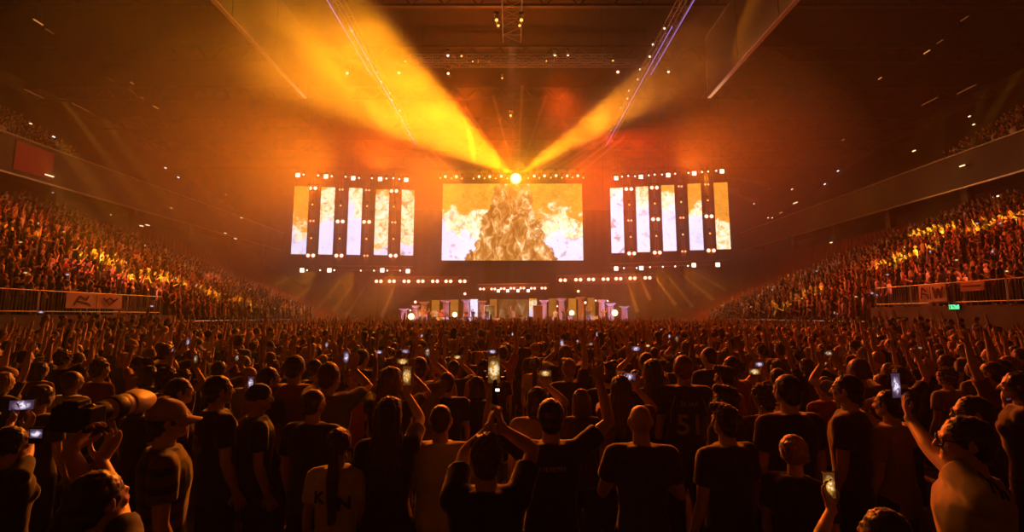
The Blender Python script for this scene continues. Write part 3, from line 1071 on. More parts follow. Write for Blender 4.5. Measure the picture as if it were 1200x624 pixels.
riser(511, 524.5, 372, 53.4, 'white riser in front of the first amber screen')
riser(528.5, 537, 375, 53.4, 'white riser under the big strobe beside the fourth column')
riser(541, 556.5, 372.5, 53.4, 'white riser in front of the bright white screen')
riser(647.5, 654, 371.5, 53.4, 'white riser in front of the dull amber screen')
riser(666, 676, 371, 53.4, 'white riser in front of the golden screen')
riser(688.5, 701, 370.5, 53.4, 'white riser in front of the dim amber screen')
for i, (px, py, sc, lb) in enumerate([(482, 371.3, 1.25, 'big yellow glaring lamp in front of the first two columns'), (533, 369, 1.0, 'big yellow glaring lamp in front of the second amber screen'),
                                      (670, 367, 1.0, 'big yellow glaring lamp in front of the golden screen'), (720.3, 367, 1.25, 'big yellow glaring lamp in front of the last column')]):
    lamp('strobe', at(px, py, 52.6), 'blast', lb, None, 0, .72 * sc, 240, (1, .36, .03))
for i, (px, py) in enumerate([(594.5, 379), (610, 379.3)]):
    lamp('mover', at(px, py, 51.9), 'hot', ('left' if i == 0 else 'right') + ' of two red footlights at the singer\'s feet', None, 0, 1.3, 150, (1, .2, .05), name='foot_spotlight')
# ================================================================== haze in the air
def volume_mat(name, density, g=.35):
    m = bpy.data.materials.new(name)
    m.use_nodes = True
    nt = m.node_tree
    nt.nodes.clear()
    out = nt.nodes.new('ShaderNodeOutputMaterial')
    vs = nt.nodes.new('ShaderNodeVolumeScatter')
    vs.inputs['Color'].default_value = (1, .97, .93, 1)
    vs.inputs['Anisotropy'].default_value = g
    vs.inputs['Density'].default_value = density
    nt.links.new(vs.outputs[0], out.inputs['Volume'])
    m.cycles.homogeneous_volume = True
    return m, nt, vs


def haze_body(name, c, r, density, label):
    me = MB().ell((0, 0, 0), r, nu=40, nv=24)
    m, nt, vs = volume_mat(name, density)
    o = me.build(name, m, loc=c)
    tag(o, label, 'haze', kind='stuff')
    return o


o = MB().box2((-63.9, -11.9, .02), (63.9, 85.9, 32.9)).build('haze', volume_mat('haze', .0013)[0])
tag(o, 'thin stage smoke hanging in the air of the whole arena', 'haze', kind='stuff')
haze_body('stage_haze', (-4, 54, 15), (44, 30, 17), .0034, 'broad veil of stage smoke around the screens')
haze_body('stage_haze', (-22, 41, 15), (19, 19, 15), .009, 'cloud of stage smoke drifting over the bowl at left')
haze_body('stage_haze', (17, 45, 15), (16, 16, 14), .004, 'thin cloud of stage smoke drifting over the bowl at right')
haze_body('stage_haze', (0, 40, 2), (20, 16, 4.5), .002, 'low veil of smoke over the crowd before the stage')
haze_body('stage_haze', tuple(L0 + Vector((0, 0, 3.5))), (9.5, 3.2, 7.0), .018, 'small thick cloud of smoke added for the glow around the huge lamp')  # extra smoke added so the big lamp gets its glow


for i, (a, b, r, k) in enumerate(((at(440, 330, 54), at(546, 330, 54), .75, .11), (at(656, 327, 54), at(762, 326, 54), .75, .11), (at(562, 339, 55), at(640, 338, 55), .6, .13), (at(518, 207, 53), at(682, 206.5, 53), 1.0, .035),
                                  *[(at(g[0][0], g[0][1] - 6, YL(g[0][0])), at(g[2][0], g[2][1] + 6, YL(g[0][0])), .6, .11) for g in gapsL], *[(at(g[0][0], g[0][1] - 6, YR(g[0][0])), at(g[2][0], g[2][1] + 6, YR(g[0][0])), .6, .11) for g in gapsR])):
    h = (b - a) / 2
    o = haze_body('lamp_haze', tuple((a + b) / 2), (r, r, h.length * 1.1), k, 'wisp of smoke added for a halo around the %s row of twin lamps' % ORD[i])  # dense smoke added along the lamps to give them halos
    o.rotation_euler = h.to_track_quat('Z', 'Y').to_euler()


def plume(a, b, r0, r1, density, scale, seed, label, lo=.42, hi=.66, step=.12):
    """drifting smoke along the line a-b: a spindle of noise, thin at its rim"""
    a, b = Vector(a), Vector(b)
    L = (b - a).length
    mb = MB()
    n = 24
    rings = []
    for k in range(9):
        t = k / 8
        r = (r0 + (r1 - r0) * t) * (1 if 0 < k < 8 else .55)
        rings.append([Vector((r * math.cos(2 * PI * j / n), r * math.sin(2 * PI * j / n), L * t)) for j in range(n)])
    mb.loft(rings)
    m, nt, vs = volume_mat('smoke_plume', 0, .3)
    m.cycles.homogeneous_volume = False
    m.cycles.volume_step_rate = step
    N, Lk = nt.nodes.new, nt.links.new

    def math_(op, x, y=None, clamp=False):
        q = N('ShaderNodeMath')
        q.operation = op
        q.use_clamp = clamp
        for i, v in enumerate((x, y)):
            if v is None:
                continue
            if isinstance(v, (int, float)):
                q.inputs[i].default_value = v
            else:
                Lk(v, q.inputs[i])
        return q.outputs[0]
    tc = N('ShaderNodeTexCoord')
    sep = N('ShaderNodeSeparateXYZ')
    Lk(tc.outputs['Object'], sep.inputs[0])
    rad = math_('SQRT', math_('ADD', math_('MULTIPLY', sep.outputs[0], sep.outputs[0]), math_('MULTIPLY', sep.outputs[1], sep.outputs[1])))
    rr = math_('ADD', math_('MULTIPLY', sep.outputs[2], (r1 - r0) / L), r0)
    edge = math_('SUBTRACT', 1.0, math_('DIVIDE', rad, rr), True)
    t = math_('DIVIDE', sep.outputs[2], L)
    ends = math_('MULTIPLY', math_('MULTIPLY', t, 6.0, True), math_('MULTIPLY', math_('SUBTRACT', 1.0, t), 4.0, True))
    mp = N('ShaderNodeMapping')
    mp.inputs['Location'].default_value = (seed, seed * .7, -seed)
    mp.inputs['Scale'].default_value = (1, 1, .55)
    Lk(tc.outputs['Object'], mp.inputs[0])
    nz = N('ShaderNodeTexNoise')
    nz.inputs['Scale'].default_value = scale
    nz.inputs['Detail'].default_value = 3
    nz.inputs['Distortion'].default_value = .6
    Lk(mp.outputs[0], nz.inputs['Vector'])
    mr = N('ShaderNodeMapRange')
    mr.interpolation_type = 'SMOOTHSTEP'
    Lk(nz.outputs['Fac'], mr.inputs[0])
    mr.inputs[1].default_value = lo
    mr.inputs[2].default_value = hi
    d = math_('MULTIPLY', math_('MULTIPLY', math_('MULTIPLY', edge, ends), math_('ADD', mr.outputs[0], .18)), density)
    Lk(d, vs.inputs['Density'])
    o = mb.build('smoke_plume', m, loc=a)
    o.rotation_euler = (b - a).to_track_quat('Z', 'Y').to_euler()
    tag(o, label, 'smoke', kind='stuff')
    return o


def spot(p, target, power, angle, col, blend=.3, r=.1):
    ld = bpy.data.lights.new('spot_beam', 'SPOT')
    ld.energy = power
    ld.color = col
    ld.spot_size = math.radians(angle)
    ld.spot_blend = blend
    ld.shadow_soft_size = r
    o = bpy.data.objects.new('spot_beam', ld)
    COL.objects.link(o)
    o.location = p
    o.rotation_euler = (Vector(target) - Vector(p)).to_track_quat('-Z', 'Y').to_euler()
    return o


def area(p, target, power, w, h, col, spread=180):
    ld = bpy.data.lights.new('wash_light', 'AREA')
    ld.energy = power
    ld.color = col
    ld.shape = 'RECTANGLE'
    ld.size = w
    ld.size_y = h
    ld.spread = math.radians(spread)
    o = bpy.data.objects.new('wash_light', ld)
    COL.objects.link(o)
    o.location = p
    o.rotation_euler = (Vector(target) - Vector(p)).to_track_quat('-Z', 'Y').to_euler()
    return o


YEL = (1, .31, .005)
ORA = (1, .15, .002)
RED = (1, .06, .002)
S0 = L0 + Vector((0, -.9, 0))
# smoke caught in the two broad beams
plume(at(585, 197, 50), at(270, -35, 23), 1.0, 6.6, .36, .20, 3.0, 'smoke drifting through the broad beam at upper left')
plume(at(625, 196, 50), at(868, 15, 27), 0.9, 4.4, .28, .26, 8.0, 'smoke drifting through the broad beam at upper right')
# the big lamp: glare in the haze, and the two broad beams it throws up over the audience
halo(S0, 5500, YEL, .3)
spot(S0, at(305, 2, 24), 640000, 21, YEL, .7, .25)
spot(S0, at(862, 36, 29), 240000, 12, (1, .26, .004), .6, .25)
spot(S0, at(690, 145, 47), 30000, 16, YEL, .8, .25)
# thin light beams given shape as cones of dense smoke


def streak(a, b, r0, r1, density, label):
    a, b = Vector(a), Vector(b)
    o = MB().cyl((0, 0, 0), (0, 0, (b - a).length), r0, r1, n=10).build('smoke_streak', volume_mat('smoke_streak', density, .2)[0], loc=a)
    o.rotation_euler = (b - a).to_track_quat('Z', 'Y').to_euler()
    tag(o, label, 'smoke', kind='stuff')


n = 0
for (sx, sy, tx, ty, Yt, d) in [(598, 202, 545, 125, 48, .5), (601, 200, 578, 112, 48, .6), (607, 200, 612, 100, 48, .6), (610, 201, 640, 112, 48, .5), (613, 203, 662, 155, 49, .4), (597, 204, 535, 165, 49, .4),
                               (626, 205, 668, 178, 50, .7), (638, 205, 700, 166, 49, .8), (651.5, 205, 712, 160, 49, .9), (664.5, 205, 718, 163, 49, .9), (677, 205, 732, 160, 49, .9), (535, 206, 505, 176, 50, .6), (522, 206, 498, 182, 50, .5),
                               (601, 216, 560, 262, 51, .3), (610, 216, 645, 240, 51, .3), (613, 213, 672, 226, 51, .3), (597, 214, 552, 226, 51, .25)]:
    streak(at(sx, sy, 52.3), at(tx, ty, Yt), .05, .22, d * .55, '%s light beam shaped out of smoke above the central screen' % ORD[n])
    n += 1
n = 0
for (sx, sy, tx, ty, Yt, d) in [(354, 319, 322, 334, 49, .5), (386, 319, 345, 352, 50, .6), (407, 319, 372, 362, 50, .6), (423, 320, 390, 366, 50, .6), (438, 320, 405, 372, 51, .7), (469, 320, 447, 372, 51, .9),
                               (731, 317, 747, 366, 51, 1.0), (746, 317, 762, 352, 51, 1.2), (761, 316, 792, 358, 51, 1.0), (776, 316, 812, 360, 50, .9), (791, 315, 836, 352, 50, .8), (806, 315, 850, 340, 49, .6),
                               (776, 207, 866, 224, 49, .4), (807, 205, 888, 238, 49, .4), (830, 204, 900, 216, 49, .4), (735, 209, 748, 232, 51, .3)]:
    streak(at(sx, sy, 52.3), at(tx, ty, Yt), .05, .26, d * .5, '%s light beam shaped out of smoke under the strip screens' % ORD[n])
    n += 1
for px, py, tx, ty in ((370, 318, 335, 345), (415, 319, 380, 360), (462, 319, 440, 360), (738, 316, 752, 360), (768, 315, 800, 358), (800, 314, 842, 345), (800, 204, 880, 225)):
    spot(at(px, py, 52.0), at(tx, ty, 50), 2600, 80, (1, .30, .01), .8, .15)
# orange fill spots added at the screen trusses to brighten the smoke
spot(at(380, 202, 49.5), at(150, 120, 24), 33000, 75, (1, .20, .003), .9, .3)
spot(at(450, 202, 50.5), at(380, -60, 26), 14000, 70, ORA, .9, .3)
spot(at(800, 198, 49.5), at(960, 60, 26), 15000, 70, (1, .15, .003), .9, .3)
spot(at(590, 198, 52), at(560, -100, 33), 26000, 90, (1, .10, .003), .9, .3)
# broad washes from the stage towards the hall
# back light on the heads of the crowd: low from the truss over the central screen, and from the cross truss under the roof
for x, tx, pw, an, c in ((-6.5, -8, 135000, 24, (1, .19, .008)), (0, 0, 150000, 24, (1, .22, .01)), (6.5, 8, 135000, 24, (1, .10, .005))):
    spot((x, 52.3, 18.6), (tx, 7, 1.6), pw, an, c, .7, .3)
for x, tx, ty, pw, an, c in ((-3, -9, 11, 8000, 42, (1, .15, .006)), (3, 10, 11, 8000, 42, (1, .07, .004)), (-4, -4, 24, 24000, 44, (1, .11, .004)), (4, 5, 24, 24000, 44, (1, .075, .004)), (-9, -9, 38, 20000, 50, (1, .10, .005)), (9, 9, 38, 20000, 50, (1, .075, .004))):
    spot((x, 41 if ty < 30 else 47, 24.2), (tx, ty, 1.2), pw, an, c, .8, .3)
# front of house spots that light the bowl
for (p, q, pw, an, c) in [((-9, 46, 21), (-28, 24, 5), 40000, 44, RED), ((9, 46, 21), (28, 24, 6), 44000, 44, (1, .045, .003)),
                          ((-7, 44, 20), (-26, 34, 4), 6000, 26, ORA), ((7, 44, 20), (26, 35, 4), 6000, 26, ORA)]:
    spot(p, q, pw, an, c, .8, .4)


def bowl_point(px, py):
    """where the ray through a photo pixel meets the sloping audience of the bowl"""
    d = at(px, py, 1.0) - Vector((0, 0, HCAM))
    Y = 14.0
    while Y < 48:
        p = Vector((0, 0, HCAM)) + d * Y
        i = (abs(p.x) - FX) / ROWD
        if i > 0 and Z0 + ROWH * i + 1.3 > p.z:
            return p
        Y += .1
    return p


for px, py, pw, an in ((112, 303, 15000, 4.2), (126, 300, 15000, 3.4), (152, 322, 12000, 3.6), (190, 326, 15000, 4.2), (248, 344, 12000, 3.2), (288, 355, 10000, 3.4), (30, 272, 6000, 4.0), (166, 329, 12000, 2.6), (345, 373, 9000, 3.0),
                       (1175, 256, 11000, 3.8), (1105, 268, 15000, 3.6), (1080, 272, 15000, 3.2), (1146, 268, 11000, 3.0), (1066, 297, 15000, 3.8), (1045, 308, 15000, 3.6), (1082, 294, 12000, 2.6), (953, 341, 11000, 3.0), (909, 362, 11000, 3.4), (925, 325, 6000, 3.0)):
    q = bowl_point(px, py)
    s = -1 if px < 600 else 1
    spot((s * 23, q.y - 12, 13.5), q, pw * 3.6, an * 1.9, (1, .40, .02) if pw > 9500 else (1, .25, .01), .6, .15)
for px, py, pw, an in ((150, 331, 9000, 6), (105, 318, 7000, 6), (262, 330, 6000, 5), (1108, 340, 7000, 5), (1060, 330, 6000, 5), (1120, 322, 6000, 4)):
    q = bowl_point(px, py)
    s = -1 if px < 600 else 1
    spot((s * 23, q.y - 12, 13.5), q, pw * 2.6, an * 1.9, (1, .13, .05), .8, .15)
# stage light from the front
spot((0, 34, 24), (0, 54, 2.2), 16000, 26, (1, .34, .12), .6, .3)
for px, py in cols:
    q = at(px, py + 8, YCOL)
    spot((q.x + .9, 51.9, SZ + .3), (q.x, q.y, SZ + 2.0), 420, 50, (.62, .45, 1.0), .7, .1)

# small unseen spots added to brighten the performers
for px, c in ((484, (1, .5, .12)), (499, (1, .45, .12)), (515, (1, .4, .1)), (549, (.85, .6, .7)), (566, (.85, .6, .7)), (601, (1, .6, .5)), (655, (1, .45, .15)), (690, (1, .45, .12)), (707, (1, .5, .12)), (725, (.8, .6, .9))):
    q = at(px, 372, 53.0)
    spot((q.x, 48.5, 8.5), (q.x, 53.0, SZ + 1.0), 2600, 22, c, .7, .1)
# ================================================================== people
def tint_mat(name, rough, spec=.3, sheen=0.0, stripes=False, sss=0.0):
    """material whose colour is the colour of its object"""
    m = mat(name, (.5, .5, .5), rough, 0, spec)
    nt = m.node_tree
    b = nt.nodes['Principled BSDF']
    oi = nt.nodes.new('ShaderNodeObjectInfo')
    tc = nt.nodes.new('ShaderNodeTexCoord')
    nz = nt.nodes.new('ShaderNodeTexNoise')
    nz.inputs['Scale'].default_value = 14
    nz.inputs['Detail'].default_value = 4
    nt.links.new(tc.outputs['Object'], nz.inputs['Vector'])
    mr = nt.nodes.new('ShaderNodeMapRange')
    mr.inputs[3].default_value = .8
    mr.inputs[4].default_value = 1.15
    nt.links.new(nz.outputs['Fac'], mr.inputs[0])
    mx = nt.nodes.new('ShaderNodeMix')
    mx.data_type = 'RGBA'
    mx.blend_type = 'MULTIPLY'
    mx.inputs['Factor'].default_value = 1
    nt.links.new(oi.outputs['Color'], mx.inputs[6])
    nt.links.new(mr.outputs[0], mx.inputs[7])
    last = mx.outputs[2]
    if stripes:
        sep = nt.nodes.new('ShaderNodeSeparateXYZ')
        nt.links.new(tc.outputs['Object'], sep.inputs[0])
        mm = nt.nodes.new('ShaderNodeMath')
        mm.operation = 'MULTIPLY'
        mm.inputs[1].default_value = 68.0
        nt.links.new(sep.outputs['Z'], mm.inputs[0])
        sn = nt.nodes.new('ShaderNodeMath')
        sn.operation = 'SINE'
        nt.links.new(mm.outputs[0], sn.inputs[0])
        gt = nt.nodes.new('ShaderNodeMath')
        gt.operation = 'GREATER_THAN'
        gt.inputs[1].default_value = .1
        nt.links.new(sn.outputs[0], gt.inputs[0])
        m2 = nt.nodes.new('ShaderNodeMix')
        m2.data_type = 'RGBA'
        nt.links.new(gt.outputs[0], m2.inputs['Factor'])
        nt.links.new(last, m2.inputs[6])
        m2.inputs[7].default_value = (.015, .012, .012, 1)
        last = m2.outputs[2]
    nt.links.new(last, b.inputs['Base Color'])
    if sheen:
        b.inputs['Sheen Weight'].default_value = sheen
        b.inputs['Sheen Roughness'].default_value = .4
    return m


M['skin'] = tint_mat('skin', .45, .45, .15)
M['cloth'] = tint_mat('cloth', .8, .2, .6)
M['striped'] = tint_mat('striped_cloth', .8, .2, .5, stripes=True)
M['hair'] = tint_mat('hair', .38, .6, .35)
M['denim'] = tint_mat('denim', .9, .1)
M['shoe'] = mat('shoe_leather', (.03, .03, .03), .6)
M['eye'] = mat('eye_white', (.75, .72, .68), .2)
M['print'] = mat('pale_print', (.55, .5, .42), .8)
M['print_dark'] = mat('dark_print', (.015, .012, .012), .8)
V = Vector


def voxel(mb, size, smooth=4, bumps=0.0, bscale=20.0, stretch=(1, 1, 1), name='mesh', factor=.5, dec=1.0):
    """one continuous surface out of overlapping shapes"""
    me = mb.mesh('tmp')
    o = bpy.data.objects.new('tmp', me)
    COL.objects.link(o)
    r = o.modifiers.new('r', 'REMESH')
    r.mode = 'VOXEL'
    r.voxel_size = size
    r.use_smooth_shade = True
    if smooth:
        s = o.modifiers.new('s', 'SMOOTH')
        s.factor = factor
        s.iterations = smooth
    if dec < 1:
        q = o.modifiers.new('d', 'DECIMATE')
        q.ratio = dec
    dg = bpy.context.evaluated_depsgraph_get()
    dg.update()
    out = bpy.data.meshes.new_from_object(o.evaluated_get(dg))
    out.name = name
    bpy.data.objects.remove(o)
    bpy.data.meshes.remove(me)
    if bumps:
        n = len(out.vertices)
        co = np.empty(n * 3)
        out.vertices.foreach_get('co', co)
        no = np.empty(n * 3)
        out.vertices.foreach_get('normal', no)
        co = co.reshape(-1, 3)
        no = no.reshape(-1, 3)
        q = co * np.array(stretch) * bscale
        d = np.array([noise.noise(V(p)) + .5 * noise.noise(V(p) * 2.3) for p in q])
        co += no * (d * bumps)[:, None]
        out.vertices.foreach_set('co', co.ravel())
    out.polygons.foreach_set('use_smooth', [True] * len(out.polygons))
    out.update()
    return out


def hand_shapes(mb, W, d, n, side, curl=.45, spread=.10, thumb=.5):
    """palm, four fingers and a thumb from wrist W; d along the palm, n the way the palm faces; side = +1 right hand"""
    d = d.normalized()
    n = (n - d * n.dot(d)).normalized()
    lat = d.cross(n).normalized()          # towards the little finger or the thumb
    th = lat * (-side)
    mb.capsule(W - d * .01, W + d * .015, .026, .03, n=10)
    for i, (o, L) in enumerate(((.033, .068), (.0115, .077), (-.0105, .071), (-.031, .056))):
        base = W + d * .012 + th * o * .55
        kn = W + d * (.092 - abs(o) * .18) + th * o
        mb.capsule(base, kn, .016, .0125, n=8, nc=2)
        p = kn
        ang = curl * .35
        dd = (d + th * o / .033 * spread).normalized()
        for j, (f, r0, r1) in enumerate(((.45, .0098, .009), (.32, .009, .0082), (.23, .0082, .007))):
            e = p + (dd * math.cos(ang) + n * math.sin(ang)) * L * f
            mb.capsule(p, e, r0, r1, n=8, nc=2)
            p = e
            ang += curl
    b = W + d * .02 + th * .026
    k1 = b + (d * .6 + th * .75 + n * .35).normalized() * .042
    k2 = k1 + (d * .85 + th * (.6 - thumb) + n * .4 * (1 + curl)).normalized() * .034
    k3 = k2 + (d * .9 + th * (.3 - thumb) + n * .5 * curl).normalized() * .026
    mb.capsule(b, k1, .016, .0125, n=8, nc=2)
    mb.capsule(k1, k2, .0118, .0105, n=8, nc=2)
    mb.capsule(k2, k3, .0105, .0085, n=8, nc=2)


def ik(S, T, a, b, hint):
    d = T - S
    L = min(d.length, (a + b) * .995)
    u = d.normalized()
    h = (hint - u * hint.dot(u)).normalized()
    x = (a * a - b * b + L * L) / (2 * L)
    y = math.sqrt(max(0, a * a - x * x))
    return S + u * x + h * y, S + u * L


def dirv(s, o, f, u):
    return V((s * o, f, u)).normalized()


def arm_from(side, up, fo):
    """side -1 left / +1 right; upper arm and forearm directions (out, forward, up)"""
    return ('dir', dirv(side, *up), dirv(side, *fo))


def make_body(key, arms, female=False, hands=(None, None), fine=True):
    """arms: [(left), (right)] each ('dir', upper, fore) or ('ik', wrist target, elbow hint); hands: dict(d, n, curl) overrides"""
    k = .88 if female else 1.0
    body, shirt, leg = MB(), MB(), MB()
    # head
    h = MB()
    h.ell((0, -.006, 1.657), (.076, .096, .094))
    h.ell((0, .03, 1.635), (.066, .066, .085))
    h.capsule((-.034, .022, 1.600), (0, .062, 1.566), .040, .030).capsule((.034, .022, 1.600), (0, .062, 1.566), .040, .030)
    h.capsule((-.036, .078, 1.665), (.036, .078, 1.665), .013, .013, n=8)
    h.capsule((0, .090, 1.652), (0, .108, 1.618), .009, .0145, n=8).capsule((-.012, .097, 1.613), (.012, .097, 1.613), .0095, .0095, n=8)
    h.capsule((-.02, .084, 1.587), (.02, .084, 1.587), .0085, .0085, n=8).capsule((-.017, .083, 1.575), (.017, .083, 1.575), .009, .009, n=8)
    for s in (-1, 1):
        h.ell((s * .041, .062, 1.622), (.024, .024, .024))
        h.ell((s * .078, -.008, 1.637), (.011, .02, .032), rot=Matrix.Rotation(s * -.35, 3, 'Z'))
        h.ell((s * .032, .079, 1.644), (.014, .012, .011))
    body.add(h.v, h.f)
    body.capsule((0, -.022, 1.44), (0, -.004, 1.59), .062 * k, .054 * k, n=14)
    # torso
    sec = [(.86, .158, .112, 0), (.95, .160, .115, -.005), (1.06, .143 * k, .100, 0), (1.18, .150 * k, .104, .004), (1.30, .172 * k, .116, .004), (1.39, .178 * k, .112, -.004), (1.45, .13 * k, .085, -.012), (1.475, .075 * k, .066, -.016)]

    def rings(infl, z0=None):
        out = []
        for z, rx, ry, y in sec:
            if z0 is not None and z < z0:
                continue
            out.append([V(((rx + infl) * math.copysign(abs(math.cos(t)) ** .85, math.cos(t)), y + (ry + infl) * math.copysign(abs(math.sin(t)) ** .85, math.sin(t)), z)) for t in [2 * PI * j / 24 for j in range(24)]])
        return out
    body.loft(rings(0))
    if female:
        for s in (-1, 1):
            body.ell((s * .07, .085, 1.29), (.062, .055, .06))
    R = rings(.020)
    R[0] = [p + V((0, 0, -.05)) for p in R[0]]
    R[-1] = [p + V((0, 0, .018)) for p in R[-1]]
    shirt.loft(R)
    if female:
        for s in (-1, 1):
            shirt.ell((s * .07, .09, 1.29), (.07, .065, .07))
    grips = {}
    for ix, s in ((0, -1), (1, 1)):
        Sh = V((s * .188 * k, -.005, 1.415))
        A, Bf = .29, .255
        sp = arms[ix]
        if sp[0] == 'dir':
            E = Sh + sp[1] * A
            W = E + sp[2] * Bf
        else:
            raise_ = max(0, min(1, (sp[1].z - 1.45) / .4))
            Sh = Sh + V((-s * .02, .0, .035)) * raise_
            E, W = ik(Sh, sp[1], A, Bf, sp[2])
        up = (E - Sh).normalized()
        if up.z > .2 and sp[0] == 'dir':
            off = V((-s * .02, 0, .035)) * up.z
            Sh, E, W = Sh + off, E + off, W + off
        fo = (W - E).normalized()
        # deltoid and collar line
        body.capsule(V((s * .06, -.01, 1.43)), Sh, .052, .054 * (k + .04))
        body.capsule(Sh, Sh.lerp(E, .45), .054 * (k + .04), .048 * k).capsule(Sh.lerp(E, .45), E, .048 * k, .038 * k)
        body.capsule(E, E.lerp(W, .3), .038 * k, .041 * k).capsule(E.lerp(W, .3), W, .041 * k, .026 * k)
        hd = hands[ix] or {}
        hn = hd.get('n', V((-s * 1, .3, -.1)))
        d = hd.get('d', fo)
        hand_shapes(body, W, d, hn, s, hd.get('curl', .35), hd.get('spread', .12), hd.get('thumb', .4))
        nn = (hn - d.normalized() * hn.dot(d.normalized())).normalized()
        grips[s] = (W + d.normalized() * .105 + nn * .028, d.normalized(), nn)
        # sleeve
        shirt.capsule(V((s * .06, -.01, 1.435)), Sh, .068, .070 * (k + .04))
        e = Sh.lerp(E, .62)
        shirt.capsule(Sh, Sh + up * .02, .070 * (k + .04), .068 * (k + .04))
        shirt.cyl(Sh, e, .069 * (k + .04), .066 * k + .004, n=18)
    # collar
    shirt.lathe([(.064 * k + .012, 1.44), (.070 * k + .012, 1.475), (.064 * k + .010, 1.497), (.05, 1.497), (.05, 1.44)], c=(0, -.016, 0), n=24)
    # legs and feet
    for s in (-1, 1):
        for t_, r in ((body, 0), ):
            t_.capsule((s * .088, 0, .90), (s * .10, .015, .50), .088, .056).capsule((s * .10, .015, .50), (s * .105, -.02, .09), .056, .038)
            t_.capsule((s * .105, -.03, .045), (s * .125, .15, .03), .038, .03)
        leg.cyl((s * .085, 0, .93), (s * .10, .015, .50), .115, .078, n=16).cyl((s * .10, .015, .52), (s * .105, -.015, .07), .078, .068, n=16)
    leg.loft([[V((rx * math.cos(t), ry * math.sin(t), z)) for t in [2 * PI * j / 24 for j in range(24)]] for z, rx, ry in ((.80, .15, .12), (.88, .178, .132), (.98, .172, .126))])
    if fine:
        return {'body': voxel(body, .0062, 3, name='body', dec=.16), 'shirt': voxel(shirt, .012, 3, .006, 9, (1.4, 1.4, .5), 'shirt', dec=.35),
                'trousers': voxel(leg, .02, 3, .006, 12, (1, 1, .4), 'trousers', dec=.5), 'grip': grips, 'female': female}
    return {'body': voxel(body, .0085, 3, name='body', dec=.10), 'shirt': voxel(shirt, .015, 3, .006, 9, (1.4, 1.4, .5), 'shirt', dec=.3),
            'trousers': voxel(leg, .03, 3, .006, 12, (1, 1, .4), 'trousers', dec=.5), 'grip': grips, 'female': female}


SHOE = MB()
for s in (-1,):
    SHOE.capsule((0, -.045, .05), (s * -.02, .16, .04), .05, .045).box((s * -.008, .05, .015), (.09, .29, .03))
SHOE_ME = voxel(SHOE, .01, 2, name='shoe')

# ------------------------------------------------------------------ hair
def hair_mesh(kind):
    b = MB()
    sk = lambda g: b.ell((0, -.018, 1.668), (.076 + g, .088 + g, .086 + g))
    vox, sm, bump, bs, st = .0070, 1, .0065, 85, (1, 1, .5)
    if kind == 'buzz':
        sk(.003)
        b.ell((0, -.045, 1.61), (.062, .056, .055))
        bump = .0012
    elif kind in ('short', 'cap_hair', 'curly', 'spiky', 'swept', 'grey_short'):
        sk(.011)
        b.ell((0, -.05, 1.605), (.066, .058, .06))
        for s in (-1, 1):
            b.ell((s * .066, .018, 1.652), (.014, .022, .034))
        if kind == 'spiky':
            rnd = random.Random(3)
            for _ in range(110):
                t, u = rnd.uniform(0, 2 * PI), rnd.uniform(.25, 1)
                nrm = V((math.cos(t) * math.sqrt(1 - u * u), math.sin(t) * math.sqrt(1 - u * u), u))
                p = V((0, -.018, 1.668)) + V((nrm.x * .078, nrm.y * .09, nrm.z * .09))
                q = p + (nrm * .8 + V((.25, .1, .35))).normalized() * rnd.uniform(.018, .036)
                b.cyl(p, q, .011, .003, n=6)
        elif kind == 'swept':
            b.ell((0, .02, 1.735), (.066, .075, .032)).ell((-.02, .05, 1.735), (.05, .05, .035))
            bump = .012
        elif kind == 'curly':
            b.ell((0, -.02, 1.69), (.104, .11, .095))
            bump, bs, st, vox = .026, 42, (1, 1, 1), .007
    elif kind in ('long', 'bob', 'ponytail', 'bun'):
        sk(.014)
        for s in (-1, 1):
            b.capsule((s * .062, .012, 1.69), (s * .074, -.006, 1.60), .022, .020)
        if kind == 'long':
            rr = []
            for z, rx, ry, y in ((1.70, .082, .075, -.03), (1.60, .092, .07, -.045), (1.48, .11, .055, -.075), (1.34, .115, .04, -.115), (1.22, .095, .03, -.125), (1.15, .05, .018, -.125)):
                rr.append([V((rx * math.cos(t), y + ry * math.sin(t), z)) for t in [2 * PI * j / 28 for j in range(28)]])
            b.loft(rr)
            bump, bs, st = .014, 45, (1, 1, .10)
        elif kind == 'bob':
            rr = []
            for z, rx, ry, y in ((1.70, .085, .078, -.028), (1.60, .095, .078, -.035), (1.53, .100, .075, -.038), (1.50, .085, .06, -.04)):
                rr.append([V((rx * math.cos(t), y + ry * math.sin(t), z)) for t in [2 * PI * j / 28 for j in range(28)]])
            b.loft(rr)
            bump, bs, st = .012, 45, (1, 1, .14)
        elif kind == 'ponytail':
            b.ell((0, -.05, 1.62), (.066, .06, .05))
            b.capsule((0, -.105, 1.70), (0, -.128, 1.655), .024, .028).capsule((0, -.128, 1.655), (0, -.135, 1.45), .034, .042).capsule((0, -.135, 1.45), (.005, -.145, 1.15), .044, .03)
            bump, bs, st = .010, 50, (1, 1, .12)
        else:
            b.ell((0, -.05, 1.62), (.064, .058, .05)).ell((0, -.115, 1.70), (.042, .036, .04))
    return voxel(b, vox, sm, bump, bs, st, 'hair', dec=1.0 if kind == 'spiky' else .6)


HAIR = {}


def hair(kind):
    if kind not in HAIR:
        HAIR[kind] = hair_mesh(kind)
    return HAIR[kind]


